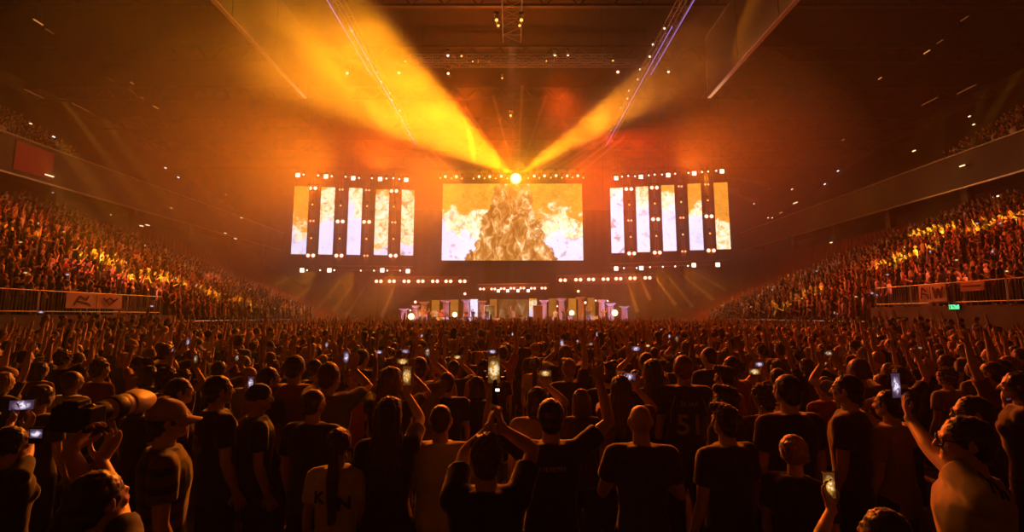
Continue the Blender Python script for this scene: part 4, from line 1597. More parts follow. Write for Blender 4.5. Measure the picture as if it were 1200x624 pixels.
def cap_meshes():
    c = MB()
    rr = []
    for z, r in ((1.655, 1.0), (1.69, 1.0), (1.725, .92), (1.755, .72), (1.772, .42), (1.778, .08)):
        rr.append([V((.088 * r * math.cos(t), -.014 + .104 * r * math.sin(t), z - .012 * math.sin(t))) for t in [2 * PI * j / 32 for j in range(32)]])
    c.loft(rr)
    c.ell((0, -.014, 1.779), (.009, .009, .006))
    v = []
    n = 16
    for j in range(n + 1):
        t = PI * (.12 + .76 * j / n)
        for rr_, dz in ((1.0, 0), (1.75, -.022 - .018 * abs(math.cos(t)))):
            v.append(V((.088 * math.cos(t) * (1 if rr_ == 1 else 1.12), -.014 + .104 * math.sin(t) * rr_, 1.664 + dz - .01 * (1 - math.sin(t)))))
    b = MB()
    fs = [(2 * j, 2 * j + 1, 2 * j + 3, 2 * j + 2) for j in range(n)]
    m = len(v)
    vv = v + [p + V((0, 0, -.006)) for p in v]
    fs += [tuple(m + i for i in f[::-1]) for f in fs]
    fs += [(2 * j + 1, m + 2 * j + 1, m + 2 * j + 3, 2 * j + 3) for j in range(n)]
    fs += [(0, m, m + 1, 1), (2 * n + 1, m + 2 * n + 1, m + 2 * n, 2 * n)]
    b.add(vv, fs)
    return c.mesh('cap_crown', True), b.mesh('cap_brim', True)


CAP_CROWN, CAP_BRIM = cap_meshes()
_bn = MB().ell((0, -.012, 1.685), (.089, .104, .092)).lathe([(.08, 1.64), (.094, 1.645), (.096, 1.675), (.09, 1.69)], c=(0, -.014, 0), n=28)
BEANIE = voxel(_bn, .008, 3, .006, 40, (1, 1, .1), 'beanie')


def glasses_mesh():
    g = MB()
    for s in (-1, 1):
        n = 14
        for k in range(n):
            a, b = 2 * PI * k / n, 2 * PI * (k + 1) / n
            P = lambda t: V((s * .033 + .026 * math.cos(t), .103 - .012 * abs(s * .033 + .026 * math.cos(t)) / .06, 1.643 + .021 * math.sin(t)))
            g.cyl(P(a), P(b), .0032, n=6)
        g.cyl((s * .06, .09, 1.65), (s * .083, -.01, 1.65), .003, n=6)
    g.cyl((-.008, .105, 1.647), (.008, .105, 1.647), .003, n=6)
    return g.mesh('glasses')


GLASSES = glasses_mesh()

# ------------------------------------------------------------------ stock poses
DN = dict(n=V((0, 0, 1)), curl=.4)
PH = dict(d=V((0, .25, 1)), n=V((0, -1, .25)), curl=.5, spread=.16, thumb=.9)          # hand behind a phone
OPEN = dict(n=V((0, .9, .1)), curl=.16, spread=.3)
FIST = dict(n=V((0, .9, .1)), curl=1.15, spread=.0, thumb=1.1)
L_DN, R_DN = arm_from(-1, (.16, .02, -1), (.05, .35, -1)), arm_from(1, (.16, .02, -1), (.05, .35, -1))


def HDN(s):
    return dict(n=V((-s, .2, 0)), curl=.45)


POSES = {
    'down': ([L_DN, R_DN], (HDN(-1), HDN(1))),
    'clap': ([arm_from(-1, (.28, .25, -1), (-.55, .8, .45)), arm_from(1, (.28, .25, -1), (-.55, .8, .45))], (dict(d=V((.2, .6, .8)), n=V((1, .1, 0)), curl=.15), dict(d=V((-.2, .6, .8)), n=V((-1, .1, 0)), curl=.15))),
    'film': ([('ik', V((-.075, .36, 1.66)), V((-1, 0, -.6))), ('ik', V((.075, .36, 1.66)), V((1, 0, -.6)))], (PH, PH)),
    'film_one': ([L_DN, ('ik', V((.10, .30, 1.74)), V((1, .1, -.4)))], (HDN(-1), PH)),
    'one_up': ([L_DN, arm_from(1, (.25, .12, 1), (-.08, .1, 1))], (HDN(-1), OPEN)),
    'left_up': ([arm_from(-1, (.3, .15, 1), (-.05, .15, 1)), R_DN], (FIST, HDN(1))),
    'both_up': ([arm_from(-1, (.5, .15, .95), (.05, .12, 1)), arm_from(1, (.42, .2, 1), (.0, .1, 1))], (OPEN, OPEN)),
    'point': ([L_DN, arm_from(1, (.25, .75, .75), (-.1, .6, .9))], (HDN(-1), dict(n=V((-.6, 0, -.6)), curl=.2))),
    'cheer': ([arm_from(-1, (.75, .3, .45), (-.15, .15, 1)), arm_from(1, (.7, .3, .5), (-.2, .15, 1))], (FIST, OPEN)),
}
STOCK = {}


def stock(pose, female, fine=False):
    key = (pose, female, fine)
    if key not in STOCK:
        a, h = POSES[pose]
        STOCK[key] = make_body(pose, a, female, h, fine)
    return STOCK[key]


SKINS = [(.62, .40, .28), (.55, .34, .23), (.48, .29, .19), (.66, .45, .33), (.34, .19, .12), (.24, .13, .08)]
HCOL = {'black': (.012, .010, .009), 'dark brown': (.035, .02, .012), 'brown': (.09, .045, .022), 'fair': (.36, .22, .09), 'grey': (.25, .23, .21), 'red': (.22, .07, .02)}
CCOL = {'black': (.014, .013, .013), 'charcoal': (.045, .043, .042), 'grey': (.18, .17, .165), 'white': (.66, .62, .56), 'maroon': (.14, .015, .015), 'navy': (.02, .025, .07), 'tan': (.38, .25, .14), 'green': (.03, .07, .03), 'rust': (.30, .08, .025), 'blue': (.06, .12, .28)}
BOOKED = []       # (x, y) of everybody on the floor


def person(tpl, x, y, top, rz, skin, hairkind, hcol, cloth, label, group=None, cap=None, z=0.0, trouser=(.02, .022, .035), shirt_mat='cloth', cat='person', glasses=False, eyes=False, shoes=False):
    """top: height of the crown of the head above the ground the person stands on"""
    sc = top / 1.757
    t = thing('person', (x, y, z), label, cat, group, rz)
    t.scale = (sc,) * 3

    def part(name, me, m, col):
        o = obj(name, me, M[m], t)
        o.color = (*col, 1)
        return o
    part('body', tpl['body'], 'skin', skin)
    so = obj('shirt', tpl['shirt'], M['cloth'], t)
    so.color = (*cloth, 1)
    if shirt_mat != 'cloth':
        so.material_slots[0].link = 'OBJECT'
        so.material_slots[0].material = M[shirt_mat]
    part('trousers', tpl['trousers'], 'denim', trouser)
    if hairkind:
        part('hair', hair(hairkind), 'hair', hcol)
    if cap:
        c = part('cap', CAP_CROWN, 'cloth', cap)
        o = obj('brim', CAP_BRIM, M['cloth'], c)
        o.color = (*cap, 1)
    if glasses:
        obj('glasses', GLASSES, M['black_metal'], t)
    if eyes:
        for s in (-1, 1):
            MB().ell((s * .032, .086, 1.644), (.010, .0085, .0075), nu=10, nv=6).build('eye', M['eye'], t, smooth=True)
    if shoes:
        for s in (-1, 1):
            o = obj('shoe', SHOE_ME, M['shoe'], t)
            o.location = (s * .107, 0, 0)
            o.scale = (-s, 1, 1)
    BOOKED.append((x, y))
    return t


# ------------------------------------------------------------------ phones
def phone_screen_mat(name, bg, blob, bits, strength):
    """the camera picture on a phone: dark hall, a glow in the middle, small bright screens across it"""
    m = bpy.data.materials.new(name)
    m.use_nodes = True
    nt = m.node_tree
    nt.nodes.clear()
    N, Lk = nt.nodes.new, nt.links.new
    out = N('ShaderNodeOutputMaterial')
    e = N('ShaderNodeEmission')
    Lk(e.outputs[0], out.inputs[0])
    tc = N('ShaderNodeTexCoord')
    oi = N('ShaderNodeObjectInfo')
    mp = N('ShaderNodeMapping')
    mp.inputs['Location'].default_value = (-.5, 0, -.5)
    Lk(tc.outputs['Generated'], mp.inputs[0])
    sc = N('ShaderNodeVectorMath')
    sc.operation = 'MULTIPLY'
    sc.inputs[1].default_value = (2.0, 0, 2.6)
    Lk(mp.outputs[0], sc.inputs[0])
    ln = N('ShaderNodeVectorMath')
    ln.operation = 'LENGTH'
    Lk(sc.outputs[0], ln.inputs[0])
    mr = N('ShaderNodeMapRange')
    mr.interpolation_type = 'SMOOTHSTEP'
    mr.inputs[1].default_value = 1.15
    mr.inputs[2].default_value = .25
    Lk(ln.outputs['Value'], mr.inputs[0])
    n = N('ShaderNodeTexVoronoi')
    n.voronoi_dimensions = '4D'
    n.inputs['Scale'].default_value = 75
    mu = N('ShaderNodeMath')
    mu.operation = 'MULTIPLY'
    mu.inputs[1].default_value = 40
    Lk(oi.outputs['Random'], mu.inputs[0])
    Lk(tc.outputs['Object'], n.inputs['Vector'])
    Lk(mu.outputs[0], n.inputs['W'])
    sp = N('ShaderNodeSeparateColor')
    Lk(n.outputs['Color'], sp.inputs[0])
    gt = N('ShaderNodeMath')
    gt.operation = 'GREATER_THAN'
    gt.inputs[1].default_value = .56
    Lk(sp.outputs[0], gt.inputs[0])
    k = N('ShaderNodeMath')
    k.operation = 'MULTIPLY'
    Lk(gt.outputs[0], k.inputs[0])
    Lk(mr.outputs[0], k.inputs[1])
    m1 = N('ShaderNodeMix')
    m1.data_type = 'RGBA'
    Lk(mr.outputs[0], m1.inputs['Factor'])
    m1.inputs[6].default_value = (*bg, 1)
    m1.inputs[7].default_value = (*blob, 1)
    m2 = N('ShaderNodeMix')
    m2.data_type = 'RGBA'
    Lk(k.outputs[0], m2.inputs['Factor'])
    Lk(m1.outputs[2], m2.inputs[6])
    m2.inputs[7].default_value = (*bits, 1)
    Lk(m2.outputs[2], e.inputs[0])
    e.inputs[1].default_value = strength
    m.cycles.emission_sampling = 'NONE'
    return m


M['ph_violet'] = phone_screen_mat('phone_screen_pale', (.06, .03, .06), (.34, .22, .36), (.9, .82, 1.0), 1.0)
M['ph_amber'] = phone_screen_mat('phone_screen_amber', (.10, .03, .004), (.75, .34, .03), (1, .8, .5), 1.0)
M['ph_dim'] = phone_screen_mat('phone_screen_dim', (.03, .01, .004), (.22, .08, .02), (.8, .6, .5), .8)
_pb = MB()
_pr = []
for y in (-.0045, .0045):
    ring = []
    for k in range(24):
        t = 2 * PI * k / 24
        cx, cz = math.copysign(.027, math.cos(t)), math.copysign(.065, math.sin(t))
        ring.append(V((cx + .009 * math.cos(t), y, cz + .009 * math.sin(t))))
    _pr.append(ring)
_pb.loft(_pr)
PH_BODY = _pb.mesh('phone_body')
PH_SCREEN = MB().box2((-.033, -.0056, -.070), (.033, -.0046, .070)).mesh('phone_screen')
PH_LENS = MB().box2((-.03, .0045, .038), (-.004, .007, .066)).cyl((-.022, .007, .058), (-.022, .009, .058), .006).cyl((-.011, .007, .046), (-.011, .009, .046), .006).mesh('phone_lenses')
PHONES = []


def phone(p, face, label, screen='ph_violet', land=False, tilt=0.0, roll=0.0, k=1.0, group='lit phones held up by the crowd'):
    """face: direction in plan that the screen looks (towards its holder)"""
    rz = math.atan2(face[1], face[0]) + PI / 2
    t = thing('phone', p, label, 'phone', group)
    t.rotation_mode = 'XYZ'
    t.rotation_euler = (Matrix.Rotation(rz, 3, 'Z') @ Matrix.Rotation(tilt, 3, 'X') @ Matrix.Rotation((PI / 2 if land else 0) + roll, 3, 'Y')).to_euler()
    t.scale = (k,) * 3
    obj('case', PH_BODY, M['black_metal'], t)
    o = obj('screen', PH_SCREEN, M['ph_violet'], t)
    if screen != 'ph_violet':
        o.material_slots[0].link = 'OBJECT'
        o.material_slots[0].material = M[screen]
    obj('camera_lens', PH_LENS, M['black_metal'], t)
    PHONES.append(t)
    return t
# ================================================================== the people nearest to the camera, one by one
PROTECT = []     # (px, py, half width, depth): things nobody nearer may cover
ANCHOR = []      # (px, py, Y, phrase)
B_, DB, BR, FA, GY, RD = (HCOL[k] for k in ('black', 'dark brown', 'brown', 'fair', 'grey', 'red'))


def face_rz(x, y, k=1.25, j=0.0):
    return math.atan2(x, max(4, 50 - y)) * k + j


def hero(px, top, Y, label, anchor=None, pose='down', female=False, hairkind='short', hcol=DB, cloth='black', rz=None, cap=None, skin=0, tpl=None, **kw):
    p = at(px, top, Y)
    z = min(2.0, max(1.42, p.z))
    if rz is None:
        rz = face_rz(p.x, Y)
    t = person(tpl or stock(pose, female, Y < 5), p.x, Y, z, rz, SKINS[skin], hairkind, hcol, CCOL[cloth] if isinstance(cloth, str) else cloth, label, cap=cap, **kw)
    w = .19 * FPX / Y
    PROTECT.append((px, top + w * .4, w * .75, Y))
    if anchor:
        ANCHOR.append((px, top + w, Y, anchor))
    return t


def to_local(px, top, Y, rz, P):
    p = at(px, top, Y)
    sc = min(2.0, max(1.42, p.z)) / 1.757
    q = Matrix.Rotation(-rz, 3, 'Z') @ (V(P) - V((p.x, Y, 0)))
    return q / sc


def wrist_for(G, d=PH['d'], n=PH['n']):
    d = d.normalized()
    n = (n - d * n.dot(d)).normalized()
    return G - d * .105 - n * .022


def tmat(t):
    return Matrix.Translation(t.location) @ Matrix.Rotation(t.rotation_euler.z, 4, 'Z') @ Matrix.Scale(t.scale.x, 4)


def one_hand_film(px, top, Y, rz, P, side, female=False, other=None, hint=None):
    """body template whose hand on `side` holds something at world point P"""
    G = to_local(px, top, Y, rz, P)
    tgt = ('ik', wrist_for(G), hint or V((side, .1, -.5)))
    arms = [other or L_DN, tgt] if side > 0 else [tgt, other or R_DN]
    hands = (HDN(-1), PH) if side > 0 else (PH, HDN(1))
    return make_body('own', arms, female, hands)


# -- photographer with the long lens, at the lower left corner
rz0 = -.25
cam_p = at(88, 491, 1.98)
lens_p = at(138, 481, 2.22)
G1, G2 = to_local(118, 553, 1.85, rz0, cam_p), to_local(118, 553, 1.85, rz0, lens_p)
tplP = make_body('own', [('ik', G1 + V((.02, -.02, -.13)), V((-.25, .5, -1))), ('ik', G2 + V((-.01, -.08, -.12)), V((.6, .5, -.8)))], False,
                 (dict(d=V((.35, .45, 1)), n=V((.6, .3, -.2)), curl=.7, thumb=.8), dict(d=V((-.3, .7, .75)), n=V((-.1, -.5, 1)), curl=.55, thumb=.2)))
hero(118, 553, 1.85, 'person in dark top raising a camera with long lens overhead, near lower left corner', 'the photographer', rz=rz0, tpl=tplP, skin=0, hcol=B_)
PROTECT.append((110, 490, 60, 1.9))
ct = thing('photo_camera', cam_p, 'photo camera with long pale telephoto lens held overhead at lower left', 'camera', None, face_rz(cam_p.x, 1.98, 1.0) - .02)
ct.rotation_euler = (.05, .02, math.atan2(1.87, 48))
cb = MB().box((0, 0, 0), (.142, .072, .10)).box((0, .0, .062), (.062, .07, .035)).box((.062, .02, -.005), (.03, .085, .10)).cyl((-.05, -.005, .05), (-.05, -.005, .064), .02, n=16).cyl((.05, .01, .05), (.05, .01, .06), .012, n=12)
voxel_cam = voxel(cb, .004, 3, name='camera_body')
obj('camera_body', voxel_cam, M['black_metal'], ct)
M['lens_pale'] = mat('lens_barrel_pale', (.50, .42, .30), .35)
MB().lathe([(.034, 0), (.036, .03), (.041, .04), (.043, .11), (.050, .125), (.053, .20), (.053, .245)], n=28).build('lens_barrel', M['lens_pale'], ct, smooth=True)
lb = ct.children[-1]
lb.location = (0, .035, -.004)
lb.rotation_euler = (-PI / 2, 0, 0)
rg = MB().lathe([(.0445, .06), (.046, .065), (.046, .10), (.0445, .105)], n=28).lathe([(.054, .135), (.0555, .14), (.0555, .185), (.054, .19)], n=28).build('zoom_ring', M['black_metal'], lb, smooth=True)
hd = MB()
n = 32
rr = [[], [], [], []]
for j in range(n):
    t = 2 * PI * j / n
    c, s_ = math.cos(t), math.sin(t)
    pet = .318 + .028 * math.cos(2 * t)
    rr[0].append(V((.056 * c, .056 * s_, .235)))
    rr[1].append(V((.062 * c, .062 * s_, pet)))
    rr[2].append(V((.058 * c, .058 * s_, pet)))
    rr[3].append(V((.052 * c, .052 * s_, .24)))
hd.loft(rr, caps=False)
hd.build('lens_hood', M['lens_pale'], lb, smooth=True)
MB().lathe([(.001, .236), (.03, .240), (.05, .236)], n=24).build('front_glass', mat('lens_glass', (.01, .01, .015), .05, 0, .8), lb)
fs = MB().box((0, 0, 0), (.058, .008, .066)).build('flip_screen', M['black_metal'], ct)
fs.location = (-.112, -.04, -.058)
o = MB().box((0, -.005, .008), (.048, .002, .036)).build('screen', M['ph_violet'], fs)
MB().cyl((-.072, -.02, -.02), (-.09, -.035, -.035), .006, n=8).build('screen_hinge', M['black_metal'], ct)

# -- the others, roughly from the nearest to the farthest
hero(570, 510, 2.40, 'spiky-haired man with both arms raised to a phone grip, nearest the camera', 'the spiky-haired man', hairkind='spiky', hcol=BR, rz=.05, cloth='black', skin=0,
     tpl=make_body('own', [('ik', to_local(570, 510, 2.4, .05, at(572, 490, 2.52)) + V((0, -.03, -.06)), V((-.55, .5, -.7))), ('ik', to_local(570, 510, 2.4, .05, at(588, 488, 2.52)) + V((0, -.03, -.06)), V((.75, .5, -.5)))], False,
                   (dict(d=V((.3, .3, 1)), n=V((.9, .2, -.1)), curl=.8, thumb=.9), dict(d=V((-.2, .3, 1)), n=V((-.9, .2, -.1)), curl=.8, thumb=.9))))
gp = at(580, 474, 2.55)
gt = thing('phone_grip', gp, 'black handheld phone grip with small lit display held up by the spiky-haired man', 'phone grip')
MB().lathe([(.014, -.10), (.018, -.09), (.019, -.02), (.016, .03), (.018, .05)], n=16).build('handle', M['black_metal'], gt, smooth=True)
MB().box((0, 0, .075), (.03, .03, .05)).cyl((0, 0, .10), (0, .02, .125), .012, n=10).box((0, .02, .135), (.10, .02, .018)).box((-.055, .02, .15), (.01, .02, .05)).box((.055, .02, .15), (.01, .02, .05)).build('clamp', M['black_metal'], gt)
MB().box((0.014, -.018, .078), (.022, .004, .014)).build('display', LENS['pale'], gt)
phone(at(579, 434, 2.565), (0, -1), 'lit phone on the grip of the spiky-haired man, showing the stage', 'ph_amber')
PROTECT += [(580, 434, 14, 2.5), (582, 458, 14, 2.5)]
hero(1128, 489, 2.30, 'man in glasses and white three-stripe jersey facing left, arm raised with a phone', 'the glasses man', rz=1.05, cloth=(.42, .39, .34), skin=0, hcol=B_, glasses=True, eyes=True,
     tpl=one_hand_film(1128, 489, 2.30, 1.05, at(1051, 457, 2.74), -1, hint=V((-1, .2, -.8))))
jm = bpy.data.objects['person'] if False else None
phone(at(1049, 452, 2.75), (.25, -1), 'lit upright phone held high by the glasses man in the jersey')
PROTECT += [(1049, 453, 12, 2.7), (1060, 490, 10, 2.6)]
hero(1034, 597, 2.0, 'short person with dark hair at the bottom edge, holding up a phone to the left', 'the bottom-edge person', female=True, hairkind='short', hcol=B_, rz=.5,
     tpl=one_hand_film(1034, 597, 2.0, .5, at(972, 573, 2.28), -1, True))
phone(at(971, 569, 2.29), (0, -1), 'lit phone held low near the bottom edge of the crowd at right', 'ph_amber', k=.85)
PROTECT.append((971, 569, 9, 2.2))
hero(200, 470, 2.85, 'man in a pale baseball cap and dark striped T-shirt, facing right', 'the capped man', hairkind='cap_hair', cap=(.42, .30, .20), rz=-.95, cloth=(.11, .05, .045), shirt_mat='striped', skin=0)
hero(398, 503, 3.15, 'woman with long ponytail over a white shirt lettered K and N', 'the woman in the K N shirt', female=True, hairkind='ponytail', hcol=DB, cloth='white', rz=.1)
KN = (398, 503, 3.15, .1)
hero(517, 474, 3.30, 'shaven-headed man in a plain white T-shirt seen from behind', 'the white T-shirt man', hairkind='buzz', hcol=BR, cloth='white', rz=.0)
hero(750, 474, 3.15, 'bald broad-shouldered man in dark T-shirt with hands raised to his mouth', 'the bald man', hairkind=None, cloth='charcoal', rz=-.1, pose='clap', skin=3)
hero(645, 468, 3.05, 'dark-haired man in black with faint lettering, both arms half raised', 'the faint-lettered man', pose='cheer', cloth='black', hcol=B_, rz=0)
hero(849, 475, 3.2, 'man in black T-shirt with swept hair, nearest of three dark heads at right of centre', 'the near swept-haired man', hairkind='swept', cloth='black', rz=.35)
hero(850, 453, 3.85, 'man with dark swept hair facing left, middle of three heads at right of centre', None, hairkind='swept', hcol=B_, cloth='charcoal', rz=.7)
hero(849, 430, 4.6, 'tall man with swept hair facing left, farthest of three heads at right of centre', 'the tall swept-haired man', hairkind='swept', hcol=DB, cloth='rust', rz=.6)
hero(930, 511, 2.95, 'fair-haired woman with a small bun looking right', 'the fair-haired woman', female=True, hairkind='bun', hcol=FA, rz=-.8, cloth='black')
hero(1040, 458, 3.7, 'man in rust-brown T-shirt with dark square print, facing left', 'the brown T-shirt man', cloth='tan', rz=.45, hcol=B_)
hero(921, 440, 3.55, 'broad man with dark cropped hair in black, seen from behind', 'the broad man in black', hairkind='short', hcol=B_, cloth='black', rz=.15)
hero(991, 440, 3.75, 'man in charcoal shirt with rim-lit cheek, facing left', 'the man in charcoal', cloth='charcoal', rz=.7, hcol=B_)
hero(1137, 465, 3.2, 'man in dark shirt and glasses behind the white jersey, facing left', 'the man behind the jersey', rz=1.1, cloth='black', hcol=B_, glasses=True, eyes=True)
hero(457, 466, 3.2, 'woman with long dark hair filming with her right arm up', 'the woman filming one-handed', female=True, hairkind='long', hcol=B_, rz=0.05,
     tpl=one_hand_film(457, 466, 3.2, .05, at(478, 446, 3.62), 1, True))
phone(at(477, 441, 3.62), (0, -1), 'lit upright phone held by the woman filming one-handed', 'ph_amber')
PROTECT.append((477, 441, 9, 3.5))
hero(369, 456, 3.7, 'man in black T-shirt with short cropped hair and rim-lit neck', 'the cropped man in black', hairkind='buzz', hcol=DB, cloth='black', rz=-.2)
hero(727, 441, 4.2, 'woman with very long hair filming overhead with two hands', 'the long-haired woman filming', female=True, hairkind='long', hcol=DB, cloth='maroon', rz=-.1,
     tpl=make_body('own', [('ik', wrist_for(to_local(727, 441, 4.2, -.1, at(729, 443, 4.55))), V((-1, 0, -.6))), ('ik', wrist_for(to_local(727, 441, 4.2, -.1, at(745, 443, 4.55))), V((1, 0, -.6)))], True, (PH, PH)))
phone(at(736, 442, 4.56), (-.1, -1), 'lit sideways phone held by the long-haired woman', 'ph_violet', land=True)
PROTECT.append((736, 442, 13, 4.4))
hero(800, 417, 4.6, 'man in a dark numbered jersey with pale name and number on the back', 'the numbered jersey man', cloth='charcoal', hcol=RD, rz=-.05)
JER = (800, 417, 4.6, -.05)
hero(764, 422, 4.75, 'woman with big long dark hair beside the numbered jersey', None, female=True, hairkind='long', hcol=B_, cloth='black')
hero(681, 457, 4.4, 'short person with rounded brown hair behind the man in black', None, female=True, hairkind='bob', hcol=BR, cloth='charcoal')
hero(258, 441, 3.85, 'man in black T-shirt with two rows of pale lettering, facing right', 'the lettered T-shirt man', cloth='black', rz=-.7, hcol=B_)
LET = (258, 441, 3.85, -.7)
hero(212, 444, 4.1, 'man with dark hair beyond the capped man, facing right', None, cloth='maroon', rz=-.9, hcol=B_)
hero(15, 501, 3.0, 'person at the left edge filming sideways with both hands, cheek lit red', 'the left-edge filmer', female=True, hairkind='bun', hcol=B_, rz=-.35, eyes=True,
     tpl=make_body('own', [('ik', wrist_for(to_local(15, 501, 3.0, -.35, at(16, 477, 3.38))), V((-1, 0, -.6))), ('ik', wrist_for(to_local(15, 501, 3.0, -.35, at(36, 477, 3.36))), V((1, 0, -.6)))], True, (PH, PH)))
phone(at(26, 475, 3.38), (.3, -1), 'lit sideways phone at the left edge above the photographer', 'ph_violet', land=True)
PROTECT.append((26, 475, 16, 3.2))
hero(305, 452, 4.0, 'man in a dark beanie, face in profile to the right', 'the beanie man', hairkind=None, rz=-1.0, cloth='black', eyes=True)
bt = bpy.data.objects[sorted([o.name for o in bpy.data.objects if o.name.startswith('person')])[-1]]
o = obj('beanie', BEANIE, M['cloth'], bt)
o.color = (.03, .028, .03, 1)
hero(316, 431, 4.7, 'man in a dark jacket turned to the right, behind the beanie', None, rz=-.7, cloth='black', hcol=B_)
hero(347, 417, 4.75, 'man in rust-red polo shirt seen from behind', 'the rust polo man', cloth='rust', rz=-.1, hcol=DB)
hero(370, 422, 6.0, 'dark-haired person just beyond the rust polo shirt', None, cloth='charcoal', rz=-.5, hcol=B_)
hero(387, 433, 4.7, 'man with thick dark hair and bright rim on his cheek', 'the thick-haired man', hairkind='short', rz=-.6, cloth='charcoal', hcol=B_)
hero(524, 437, 5.0, 'dark-haired man before the glowing curly hair', 'the man before the curly hair', cloth='black', hcol=B_, rz=.05)
hero(514, 421, 5.8, 'woman with big curly fair hair glowing in the light', 'the curly-haired woman', female=True, hairkind='curly', hcol=FA, cloth='tan', rz=-.1)
hero(559, 442, 5.1, 'person with rounded dark hair behind the phone grip', None, female=True, hairkind='bob', hcol=B_, cloth='black')
hero(457, 440, 5.0, 'man with dark hair behind the woman filming one-handed', None, cloth='tan', hcol=B_, rz=-.2)
hero(425, 410, 6.5, 'tall dark-haired man facing right in the middle of the crowd', 'the tall dark man', cloth='black', rz=-.5, hcol=B_)
hero(712, 426, 5.1, 'man with tousled hair left of the long-haired woman', None, hairkind='spiky', hcol=DB, cloth='black')
hero(830, 407, 6.0, 'man with cropped dark hair, tall against the bright haze', 'the tall cropped man', hairkind='buzz', hcol=B_, cloth='black', rz=.4)
hero(857, 418, 5.4, 'man with dark hair behind the swept-haired men', None, cloth='rust', hcol=B_, rz=.4)
hero(965, 442, 5.0, 'person with short black hair between two broad men', None, cloth='rust', hcol=B_, rz=.3)
hero(1022, 468, 4.4, 'person in a cap with clapping hands raised beside the brown T-shirt', None, pose='clap', cap=(.25, .12, .08), hairkind='cap_hair', cloth='grey', rz=.5)
hero(1190, 437, 4.0, 'woman at the right edge holding a phone out before her, facing left', 'the right-edge woman', female=True, hairkind='long', hcol=B_, rz=.8, eyes=True,
     tpl=one_hand_film(1190, 437, 4.0, .8, at(1178, 464, 4.30), -1, True))
phone(at(1178, 460, 4.31), (.35, -1), 'lit phone held out by the woman at the right edge', 'ph_violet', tilt=-.2)
hero(1160, 425, 5.0, 'person with both arms straight up wearing a bright bracelet at right', 'the arms-up person', pose='both_up', cloth='maroon', rz=.5)


def find(label_bit):
    for o in COL.objects:
        if o.parent is None and label_bit in str(o.get('label', '')):
            return o


def lettering(t, txt, x, z, size, m, y=-.128, name='lettering', bold=.0):
    cu = bpy.data.curves.new('lettering', 'FONT')
    cu.body = txt
    cu.size = size
    cu.align_x = 'CENTER'
    cu.extrude = .0012
    cu.offset = bold
    o = bpy.data.objects.new('tmp_text', cu)
    COL.objects.link(o)
    dg = bpy.context.evaluated_depsgraph_get()
    dg.update()
    me = bpy.data.meshes.new_from_object(o.evaluated_get(dg))
    bpy.data.objects.remove(o)
    me.name = name
    q = obj(name, me, m, t)
    # wrap the letters on the back of the torso
    for v in me.vertices:
        px, pz = v.co.x + x, v.co.y + z
        rx = .20
        v.co = V((px, -(.135 * math.sqrt(max(0, 1 - (px / rx) ** 2)) + .010) - v.co.z, pz))
    me.materials.clear()
    me.materials.append(m)
    return q


t = find('lettered K and N')
lettering(t, 'K', -.095, 1.27, .115, M['print_dark'], bold=.004)
lettering(t, 'N', .085, 1.22, .125, M['print_dark'], bold=.004)
t = find('numbered jersey with pale')
lettering(t, 'BUAP', 0, 1.325, .062, M['print'])
lettering(t, '51', 0, 1.09, .24, M['print'], bold=.004)
for s in (-1, 1):
    q = MB()
    pts = [V((s * .075, -.055, 1.475)), V((s * .12, -.115, 1.40)), V((s * .155, -.118, 1.30)), V((s * .165, -.105, 1.18))]
    for a, b in zip(pts, pts[1:]):
        q.cyl(a, b, .004, n=6)
    q.build('piping', M['print'], t)


def scribble(t, rows, seed):
    rnd = random.Random(seed)
    q = MB()
    for z, x0, x1, h in rows:
        x = x0
        while x < x1:
            wd = h * rnd.uniform(.5, .75)
            for xx in (x, x + wd * .6):
                yy = -(.135 * math.sqrt(max(0, 1 - (xx / .2) ** 2)) + .011)
                q.box((xx, yy, z), (wd * .22, .003, h))
            zz = z + rnd.choice((-.5, 0, .5)) * h * .85
            q.box((x + wd * .3, -(.135 * math.sqrt(max(0, 1 - ((x + wd * .3) / .2) ** 2)) + .011), zz), (wd * .5, .003, h * .2))
            x += wd * 1.35
    q.build('lettering', M['print'], t)


scribble(find('two rows of pale lettering'), ((1.30, -.11, .03, .045), (1.23, -.11, .10, .055)), 4)
scribble(find('black with faint lettering'), ((1.36, -.08, .09, .025),), 9)
t = find('dark square print')
MB().box((.06, -.138, 1.28), (.10, .004, .10)).build('print', M['print_dark'], t)
t = find('three-stripe jersey')
from mathutils.bvhtree import BVHTree
sm = [c for c in t.children if c.name.startswith('shirt')][0].data
bv = BVHTree.FromPolygons([v.co.copy() for v in sm.vertices], [tuple(p.vertices) for p in sm.polygons])
for s in (-1, 1):
    for k in range(3):
        q = MB()
        pts = []
        for j in range(9):
            f = j / 8
            x0 = s * (.095 + .125 * f)
            hit = bv.ray_cast(V((x0, -.035 + .026 * (k - 1) - .01 * f, 1.75)), V((0, 0, -1)))
            if hit[0] is not None:
                pts.append(hit[0] + hit[1] * .001)
        for a_, b_ in zip(pts, pts[1:]):
            q.capsule(a_, b_, .0075, .0075, n=8, nc=2)
        if pts:
            q.build('shoulder_stripe', M['print_dark'], t)

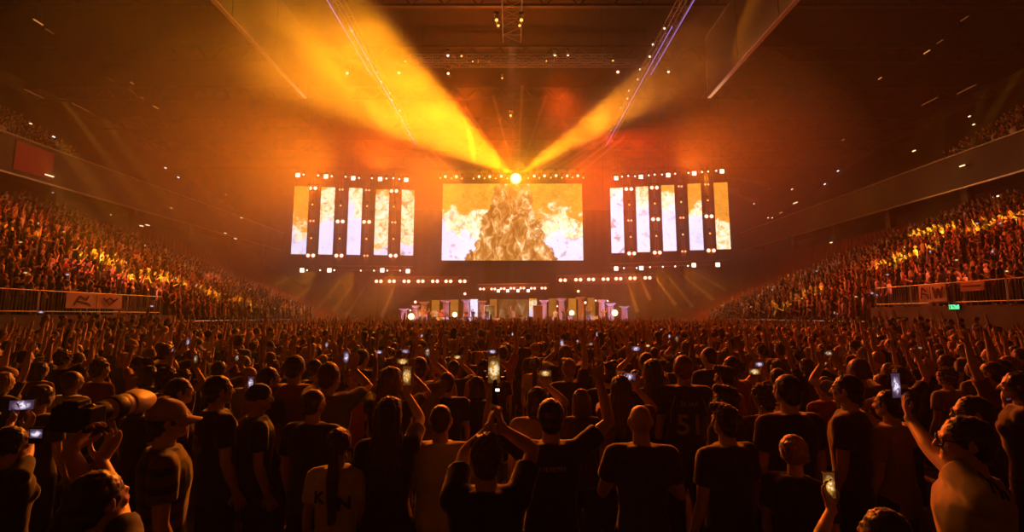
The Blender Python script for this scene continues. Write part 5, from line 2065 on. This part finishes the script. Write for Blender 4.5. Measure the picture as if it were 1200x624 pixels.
# -- people filming in the middle distance: placed from the phones the photo shows
SPOTS = [  # px, py, landscape, screen
    (536, 419, 1, 'ph_amber'), (562, 412.5, 1, 'ph_violet'), (472, 424, 1, 'ph_amber'), (444.5, 413, 1, 'ph_violet'), (460.5, 412, 1, 'ph_violet'), (406, 419, 0, 'ph_violet'), (383, 404.5, 0, 'ph_violet'),
    (639, 438, 1, 'ph_amber'), (658.5, 402.5, 0, 'ph_violet'), (676, 400, 1, 'ph_violet'), (692, 403.5, 1, 'ph_dim'), (745, 409, 1, 'ph_violet'), (759, 405.5, 1, 'ph_amber'), (784.5, 394.5, 0, 'ph_violet'), (793, 397.5, 0, 'ph_dim'),
    (872.5, 427.5, 1, 'ph_violet'), (862, 436, 1, 'ph_amber'), (951, 414.5, 1, 'ph_dim'), (1078, 408, 1, 'ph_dim'), (201, 410.5, 1, 'ph_violet'), (207, 401, 0, 'ph_violet'), (278, 420, 0, 'ph_dim'), (230, 421, 0, 'ph_dim'), (482.5, 413, 0, 'ph_dim'),
    (966, 424, 0, 'ph_amber'), (271, 464, 0, 'ph_violet')]
GRIPS = {}
fn = 0
for i, (px, py, land, scn) in enumerate(SPOTS):
    zt = 1.78 + .10 * ((i * 7) % 3 - 1)
    Y = max(4.4, min(16, (HCAM - zt) * FPX / (py - 370)))
    P = at(px, py, Y)
    two = i % 3 != 1
    fem = i % 4 == 2
    tp = stock('film' if two else 'film_one', fem)
    g = (tp['grip'][1][0] + tp['grip'][-1][0]) / 2 if two else tp['grip'][1][0]
    rz = face_rz(P.x, Y, 1.0)
    sc = min(1.10, max(.90, P.z / g.z))
    q = Matrix.Rotation(rz, 3, 'Z') @ (g * sc)
    x, y = P.x - q.x, P.y - q.y
    if any((x - a) ** 2 + (y - b) ** 2 < .2 for a, b in BOOKED):
        # step aside with the arm reaching over
        x += .18
        P = V((x + q.x, y + q.y, q.z))
    hk = ['short', 'bob', 'long', 'short', 'curly', 'buzz'][i % 6] if fem or i % 5 else 'short'
    where = 'below the ' + ('strip screens at left' if px < 500 else 'central screen' if px < 690 else 'strip screens at right' if px < 860 else 'bowl at right')
    side = ORD[i % 20]
    words_ = ['short-haired', 'bob-haired', 'long-haired', 'short-haired', 'curly-haired', 'cropped'][i % 6] if fem or i % 5 else 'short-haired'
    ck = ['black', 'grey', 'maroon', 'charcoal', 'navy', 'tan'][(i * 5) % 6]
    person(tp, x, y, 1.757 * sc, rz, SKINS[i % 4], hk, [B_, DB, BR][i % 3], CCOL[ck],
           '%s person in %s top filming %s, %s from left of the filmers' % (words_, ck, 'with both hands' if two else 'one-handed', '%RANK%'))
    tp_obj = [o for o in COL.objects if o.parent is None and '%RANK%' in str(o.get('label', ''))][0]
    tp_obj['px'] = px
    tp_obj['label'] = tp_obj['label'].replace('%RANK%', '@%d@' % i)
    Pq = V((x, y, 0)) + q
    ph = phone(Pq, (math.sin(rz), -math.cos(rz)), '@%d@' % i, scn, bool(land), k=.8)
    PROTECT.append((px, py, 7, Y))
order = sorted(range(len(SPOTS)), key=lambda i: SPOTS[i][0])


def ordinal(n):
    tens = {2: 'twenty', 3: 'thirty', 4: 'forty'}
    if n < 20:
        return ORD[n]
    m = n + 1
    if m % 10 == 0:
        return {20: 'twentieth', 30: 'thirtieth', 40: 'fortieth'}[m]
    return tens[m // 10] + '-' + ORD[m % 10 - 1]


rank = {i: k for k, i in enumerate(order)}
for o in list(COL.objects):
    lb = str(o.get('label', ''))
    if '@' in lb:
        i = int(lb.split('@')[1])
        if lb.startswith('@'):
            o['label'] = '%s lit phone from the left, held up in the middle of the crowd' % ordinal(rank[i])
        else:
            o['label'] = lb.replace('@%d@' % i, ordinal(rank[i]))

# -- everybody else near the camera
N_HERO = len([o for o in COL.objects if o.name.startswith('person') and o.parent is None])
LIMIT = 286
cand = []
rnd = random.Random(21)
y = 2.9
while y < 17:
    half = min(1.125 * y + .5, FX - .6)
    n = int(2 * half / .66)
    for k in range(n):
        x = -half + 2 * half * (k + .5) / n + rnd.uniform(-.16, .16) + (.33 if int(y / .72) % 2 else 0)
        cand.append((x, y + rnd.uniform(-.18, .18)))
    y += .72
cand.sort(key=lambda c: c[1])
HK = [('short', False, 'short-haired man'), ('buzz', False, 'cropped man'), ('long', True, 'long-haired woman'), ('swept', False, 'man with swept hair'), ('bob', True, 'bob-haired woman'), ('curly', False, 'curly-haired man'),
      ('ponytail', True, 'ponytailed woman'), ('cap', False, 'man in a cap'), ('bun', True, 'woman with a bun'), ('spiky', False, 'spiky-haired man')]
POSEW = [('down', 'arms down'), ('down', 'arms down'), ('down', 'arms down'), ('clap', 'hands together'), ('one_up', 'right arm up'), ('down', 'arms down'), ('both_up', 'both arms up'), ('left_up', 'left fist up'), ('point', 'pointing ahead'), ('cheer', 'elbows out')]
COLW = ['black', 'charcoal', 'black', 'grey', 'maroon', 'navy', 'rust', 'black', 'tan', 'white', 'green', 'blue']
used = set()
made = N_HERO
KEEP = []
for x, y in cand:
    if made >= LIMIT:
        break
    if any((x - a) ** 2 + (y - b) ** 2 < .30 for a, b in BOOKED):
        continue
    if y < 3.6 and rnd.random() < .25:
        continue
    top = rnd.gauss(1.70, .075)
    top = min(1.9, max(1.52, top))
    px, py = px_of((x, y, top))
    if not (-60 < px < 1260):
        continue
    hw = .24 * FPX / y
    bad = False
    for (qx, qy, qw, qY) in PROTECT:
        if qY > y - .1 and abs(px - qx) < hw + qw and py < qy + qw * 1.2:
            # try a shorter person
            need = HCAM - (qy + qw * 1.25 - 370) * y / FPX
            if need > 1.50 and need < top:
                top = need
                px, py = px_of((x, y, top))
            else:
                bad = True
                break
    if bad:
        continue
    i = rnd.randrange(1000)
    hk, fem, hw_ = HK[i % 10]
    po, pw = POSEW[rnd.randrange(10)]
    if y < 5.5 and po not in ('down', 'clap'):
        po, pw = 'down', 'arms down'
    if po in ('left_up', 'point', 'cheer', 'one_up', 'clap') and fem and po != 'one_up':
        po, pw = 'both_up', 'both arms up'
    a = min(ANCHOR, key=lambda q: (q[0] - px) ** 2 + (q[1] - py) ** 2 + ((q[2] - y) * 4) ** 2)
    for _ in range(60):
        ck = rnd.choice(COLW)
        key = (hk, ck, pw, a[3])
        if key not in used:
            break
        hk, fem2, hw_ = rnd.choice([h for h in HK if h[1] == fem])
    used.add(key)
    rel = 'beyond' if y > a[2] + .5 else ('before' if y < a[2] - .5 else 'beside')
    if fem:
        top = min(top, 1.72)
        top = max(1.5, top - .05)
    hc = [B_, B_, DB, DB, BR, GY, FA][rnd.randrange(7)]
    person(stock(po, fem), x, y, top, face_rz(x, y, 1.5, rnd.uniform(-.25, .25)), SKINS[rnd.randrange(6)], 'cap_hair' if hk == 'cap' else hk, hc, CCOL[ck],
           '%s in %s top, %s, %s %s' % (hw_, ck, pw, rel, a[3]), 'people standing on the floor near the camera', cap=CCOL[rnd.choice(('black', 'navy', 'tan', 'maroon'))] if hk == 'cap' else None)
    made += 1
Y_LAST = max(b for a, b in BOOKED)
print('individual people', made, 'reach', Y_LAST)

# ------------------------------------------------------------------ performers on the stage
def performer(px, Y, label, pose='down', female=False, cloth='black', hk='short', top=1.76, z=SZ, rz=PI):
    p = at(px, 370, Y)
    return person(stock(pose, female), p.x, Y, top, rz, SKINS[1], hk, DB, CCOL[cloth], label, 'performers on the stage', z=z)


sg = performer(601, 52.6, 'singer in silvery grey at the middle of the stage', 'one_up', cloth='grey', hk='curly')
performer(492, 53.0, 'performer before the second column at stage left', 'both_up', cloth='tan')
performer(499, 52.7, 'performer before the third column at stage left', 'cheer', cloth='rust')
performer(507, 53.0, 'performer before the first amber screen', 'clap', cloth='tan')
performer(546, 52.9, 'guitarist in black beside the bright white screen', 'down', cloth='black')
performer(554, 52.6, 'performer in dark clothes before the bright white screen', 'one_up', cloth='black')
performer(562, 52.8, 'performer with long hair beside the green panel', 'down', True, 'charcoal', 'long')
performer(570.5, 52.5, 'bass player in dark clothes before the green panel', 'down', cloth='black')
performer(651, 52.9, 'performer in white before the dull amber screen', 'down', cloth='white')
performer(661, 52.7, 'performer before the second column at stage right', 'cheer', cloth='black')
performer(690, 52.9, 'performer before the dim amber screen', 'both_up', cloth='black')
performer(707, 52.9, 'performer before the fourth column at stage right', 'cheer', cloth='tan')


def guitar(x, y, z, rz, label, col):
    t = thing('guitar', (x, y, z), label, 'guitar', None, rz)
    b = MB()
    b.ell((-.10, 0, -.03), (.16, .028, .15)).ell((.10, 0, .0), (.13, .028, .12))
    obj('guitar_body', voxel(b, .015, 3, name='guitar_body'), mat('guitar_paint', col, .25), t)
    MB().box((.48, -.02, .08), (.62, .02, .05), Matrix.Rotation(-.12, 3, 'Y')).build('neck', mat('guitar_neck', (.25, .14, .06), .5), t)
    MB().box((.84, -.02, .125), (.16, .02, .08), Matrix.Rotation(-.12, 3, 'Y')).build('headstock', M['black_metal'], t)


p = at(546, 370, 52.9)
guitar(p.x + .05, 52.72, SZ + 1.08, -.15, 'electric guitar held by the guitarist beside the bright white screen', (.35, .05, .02))
p = at(570.5, 370, 52.5)
guitar(p.x + .05, 52.32, SZ + 1.06, -.15, 'bass guitar held before the green panel', (.05, .05, .05))
p = at(603.5, 370, 52.2)
t = thing('microphone_stand', (p.x, 52.15, SZ), 'microphone stand in front of the singer', 'microphone stand')
MB().lathe([(.15, 0), (.15, .02), (.02, .035)], n=20).build('base', M['black_metal'], t)
MB().cyl((0, 0, .02), (0, 0, 1.42), .013, n=8).build('pole', M['fence'], t)
MB().capsule((0, 0, 1.45), (0, .12, 1.50), .015, .03, n=10).build('microphone', M['black_metal'], t)
# drum kit on the riser before the first amber screen
p = at(516, 370, 53.9)
t = thing('drum_kit', (p.x, 53.8, SZ + .82), 'drum kit on the white riser before the first amber screen', 'drum kit')
M['drum'] = mat('drum_shell', (.5, .12, .04), .3)
MB().cyl((0, -.25, .28), (0, .2, .28), .28, n=24).build('bass_drum', M['drum'], t)
for s in (-1, 1):
    MB().cyl((s * .22, -.1, .62), (s * .2, -.02, .84), .16, n=20).build('tom_drum', M['drum'], t)
    MB().cyl((s * .55, .05, 0), (s * .55, .05, 1.05), .015, n=8).build('cymbal_stand', M['fence'], t)
    MB().lathe([(.24, 0), (.1, .03), (.02, .05)], c=(s * .55, .05, 1.05), n=24).build('cymbal', mat('brass', (.7, .5, .15), .25, .9), t)
# ================================================================== the rest of the audience
def low_person(rnd, pose, female, hat):
    """vertices, faces and a colour slot per face: 0 skin, 1 top, 2 hair, 3 legs"""
    v, f, c = [], [], []

    def take(mb, slot):
        b = len(v)
        v.extend(mb.v)
        f.extend([tuple(b + i for i in q) for q in mb.f])
        c.extend([slot] * len(mb.f))
    k = .88 if female else 1
    take(MB().ell((0, .008, 1.64), (.074, .092, .112), nu=7, nv=5), 0)
    take(MB().ell((0, -.022, 1.672), (.088, .098, .095), nu=7, nv=5), 2)
    if female:
        take(MB().capsule((0, -.06, 1.66), (0, -.10, 1.36), .08, .07, n=6, nc=1), 2)
    take(MB().cyl((0, -.015, 1.42), (0, 0, 1.56), .06, .055, n=6, caps=False), 0)
    secs = [(.84, .17, .12), (1.1, .155 * k, .112), (1.3, .19 * k, .13), (1.42, .20 * k, .115), (1.485, .08, .07)]
    take(MB().loft([[V((rx * math.cos(t), ry * math.sin(t), z)) for t in [2 * PI * j / 8 for j in range(8)]] for z, rx, ry in secs]), 1)
    for ix, s in ((0, -1), (1, 1)):
        S = V((s * .195 * k, 0, 1.41))
        up, fo = pose[ix]
        E = S + dirv(s, *up) * .30
        W = E + dirv(s, *fo) * .26
        H = W + dirv(s, *fo) * .15
        mid = S.lerp(E, .6)
        take(MB().capsule(S, mid, .068 * k, .058 * k, n=5, nc=1), 1)
        take(MB().cyl(mid, E, .045, .04, n=5, caps=False), 0)
        take(MB().cyl(E, W, .042, .028, n=5, caps=False), 0)
        take(MB().capsule(W, H, .036, .02, n=5, nc=1), 0)
        take(MB().cyl((s * .09, 0, .88), (s * .10, 0, .03), .10, .06, n=6), 3)
    F = []
    C = []
    for q, cc in zip(f, c):
        if len(q) == 3:
            F.append((*q, q[2]))
            C.append(cc)
        elif len(q) == 4:
            F.append(q)
            C.append(cc)
        else:
            for j in range(1, len(q) - 1):
                F.append((q[0], q[j], q[j + 1], q[j + 1]))
                C.append(cc)
    return np.array(v, float), np.array(F, int), np.array(C, int)


DNP = ((.16, .05, -1), (.05, .4, -1))
UPP = ((.25, .15, 1), (-.05, .15, 1))
FLM = ((.4, .8, .15), (-.4, .45, 1))
CLP = ((.28, .25, -1), (-.55, .8, .5))
CHR = ((.8, .3, .4), (-.1, .2, 1))
PS = [(DNP, DNP), (DNP, DNP), (CLP, CLP), (DNP, UPP), (UPP, DNP), (UPP, UPP), (FLM, FLM), (CHR, CHR), (DNP, FLM), (DNP, CHR), (CLP, CLP), (DNP, DNP)]
PW_FLOOR = np.array([.17, .17, .12, .05, .05, .05, .05, .05, .05, .06, .06, .12])
PW_BOWL = np.array([.2, .2, .14, .01, .01, .015, .02, .025, .03, .05, .12, .18])
PW_BOWL /= PW_BOWL.sum()
PW_FLOOR /= PW_FLOOR.sum()
VAR = [low_person(rnd, p, i % 3 == 1, False) for i, p in enumerate(PS)]

pts = []      # x, y, z, rz, bright
rr = np.random.default_rng(5)
# standing floor
y = 4.5
booked = np.array(BOOKED)
while y < 48.2:
    half = min(1.125 * y + 1.2, FX - .5)
    st_ = .60 if y < 38 else .56
    n = int(2 * half / st_)
    for k in range(n):
        x = -half + 2 * half * (k + .5) / n + rr.uniform(-.15, .15)
        yy = y + rr.uniform(-.16, .16)
        if y < Y_LAST + 1.0:
            if y < Y_LAST - 1.2 or np.min((booked[:, 0] - x) ** 2 + (booked[:, 1] - yy) ** 2) < .30:
                continue
        z = .42 if (18.3 < yy < 22.5 and abs(x) > 15.6) else 0.0
        if abs(yy - 18.45) < .35 and abs(x) > 15.2:
            continue
        pts.append((x, yy, z, 0))
    y += .66
# the bowl on both sides
for s in (-1, 1):
    for i in range(NROW - 1):
        ye = end_row(i)
        y = 13.5 if i < 6 else 14 + .3 * i
        while y < ye:
            if rr.random() < .93:
                xr = s * (FX + i * ROWD + .42)
                if abs(xr) < 1.15 * y + 1.5 and not (row_z(i, s, y) > Z0 + ROWH * i + .01 and i == 0 and rr.random() < .4):
                    if not (s < 0 and 24.6 < y < 28 and i < 3) and not (s > 0 and 23 < y < 27.5 and i < 4):
                        pts.append((xr + rr.uniform(-.12, .12), y + rr.uniform(-.1, .1), row_z(i, s, y), 1))
            y += .54
# upper tier, only towards the camera
for s in (-1, 1):
    for i in range(12):
        y = 30
        while y < 40 - i * .15:
            if rr.random() < .8:
                pts.append((s * (38.4 + i * .85 + .4), y + rr.uniform(-.1, .1), 15.2 + i * .55, 2))
            y += .56
pts = np.array(pts)
N = len(pts)
print('mass people', N, [len(q[0]) for q in VAR][:3])
cloths = np.array([CCOL[k] for k in ('black', 'black', 'black', 'charcoal', 'charcoal', 'grey', 'maroon', 'navy', 'rust', 'tan', 'white', 'white', 'blue', 'green')])
cloths_bowl = np.array([CCOL[k] for k in ('black', 'black', 'black', 'black', 'charcoal', 'charcoal', 'navy', 'maroon', 'grey', 'rust', 'white', 'white')])
skins = np.array(SKINS)
hairs = np.array([HCOL[k] for k in ('black', 'black', 'dark brown', 'dark brown', 'brown', 'fair', 'grey')])
VV, FF, CC = [], [], []
base = 0
for j in range(N):
    x, y, z, zone = pts[j]
    vi = rr.choice(12, p=PW_FLOOR if zone == 0 else PW_BOWL)
    if zone == 2 or (zone == 0 and y > 40):
        vi = rr.choice([0, 1, 2, 11])
    v, f, c = VAR[vi]
    rz = math.atan2(x, max(4, 50 - y)) * (1.25 if zone == 0 else 1.0) + rr.uniform(-.3, .3)
    sc = rr.normal(1.0, .05)
    cs, sn = math.cos(rz) * sc, math.sin(rz) * sc
    w = np.empty_like(v)
    w[:, 0] = v[:, 0] * cs - v[:, 1] * sn + x
    w[:, 1] = v[:, 0] * sn + v[:, 1] * cs + y
    w[:, 2] = v[:, 2] * sc + z
    VV.append(w)
    FF.append(f + base)
    base += len(v)
    pal = np.array([skins[rr.integers(6)], (cloths if zone == 0 else cloths_bowl)[rr.integers(14 if zone == 0 else 12)] * rr.uniform(.8, 1.2), hairs[rr.integers(7)], (.02, .022, .035)])
    CC.append(pal[c])
VV, FF, CC = np.concatenate(VV), np.concatenate(FF), np.concatenate(CC)
me = bpy.data.meshes.new('crowd')
tri = FF[:, 2] == FF[:, 3]
cntv = np.where(tri, 3, 4)
loops = np.concatenate([FF.ravel()[np.repeat(~np.zeros(len(FF), bool), 4) & ~np.ravel(np.stack([np.zeros(len(FF), bool)] * 3 + [tri], 1))]])
me.vertices.add(len(VV))
me.vertices.foreach_set('co', VV.ravel())
me.loops.add(len(loops))
me.loops.foreach_set('vertex_index', loops.astype(np.int32))
me.polygons.add(len(FF))
starts = np.concatenate([[0], np.cumsum(cntv)[:-1]])
me.polygons.foreach_set('loop_start', starts.astype(np.int32))
me.polygons.foreach_set('use_smooth', np.ones(len(FF), bool))
at_ = me.attributes.new('tint', 'FLOAT_COLOR', 'FACE')
at_.data.foreach_set('color', np.concatenate([CC, np.ones((len(CC), 1))], 1).astype(np.float32).ravel())
me.update(calc_edges=True)
cm = mat('crowd_cloth', (.2, .2, .2), .7, 0, .3)
nt = cm.node_tree
an = nt.nodes.new('ShaderNodeAttribute')
an.attribute_name = 'tint'
nt.links.new(an.outputs['Color'], nt.nodes['Principled BSDF'].inputs['Base Color'])
crowd = obj('crowd', me, cm)
tag(crowd, 'dense audience filling the floor and both sides of the bowl', 'crowd', 'audience', 'stuff')

# far phones: tiny lit dots among the audience
rp = random.Random(4)
FAR = [(97, 398), (479, 395.5), (495, 394), (505, 394.5), (530, 397), (520, 392), (545, 396), (560, 391), (612, 395), (628, 398), (640, 391.5), (670, 396), (700, 392.5), (718, 396), (760, 393), (222, 398), (245, 396), (262, 402), (300, 391),
       (322, 399), (345, 395), (438, 392), (455, 398), (412, 401), (428, 397), (352, 388), (371, 391), (805, 399), (835, 396), (858, 401), (918, 398), (940, 401), (903, 394), (1001, 404), (1027, 394), (1110, 400), (880, 391), (775, 388), (730, 388.5),
       (690, 386.5), (655, 388), (585, 390), (575, 396), (600, 392), (548, 388), (510, 387)]
for px, py in FAR:
    Y = max(17, min(44, .62 * FPX / max(8, py - 372)))
    p = at(px, py, Y)
    phone(p, (-p.x, -p.y), 'tiny lit phone among the distant heads on the floor', rp.choice(('ph_violet', 'ph_violet', 'ph_amber')), rp.random() < .4, k=1.6, group='tiny lit phones far back on the floor')
BOWL = [(45, 262), (24, 284), (75, 272), (110, 331), (148, 308), (206, 326), (178, 359), (230, 335), (293, 339), (322, 362), (345, 357), (62, 226), (130, 252), (170, 288), (30, 320), (79, 322), (48, 366),
        (1145, 262), (1090, 295), (1163, 295), (1121, 305), (1027, 346), (1022, 344), (1003, 348), (978, 367), (980, 368), (957, 318), (940, 350), (1180, 318), (1060, 290), (1040, 322), (905, 340), (880, 360), (1172, 262)]
for px, py in BOWL:
    s = -1 if px < 600 else 1
    # walk along the ray until it meets the sloping audience
    d = at(px, py, 1.0) - V((0, 0, HCAM))
    Y = 16.0
    while Y < 48:
        p = V((0, 0, HCAM)) + d * Y
        i = (abs(p.x) - FX) / ROWD
        if i > 0 and Z0 + ROWH * i + 1.75 > p.z:
            break
        Y += .1
    phone(p, (-p.x, -p.y), 'tiny lit phone among the audience in the bowl', rp.choice(('ph_violet', 'ph_amber', 'ph_amber')), rp.random() < .5, k=1.4, group='tiny lit phones in the bowl')
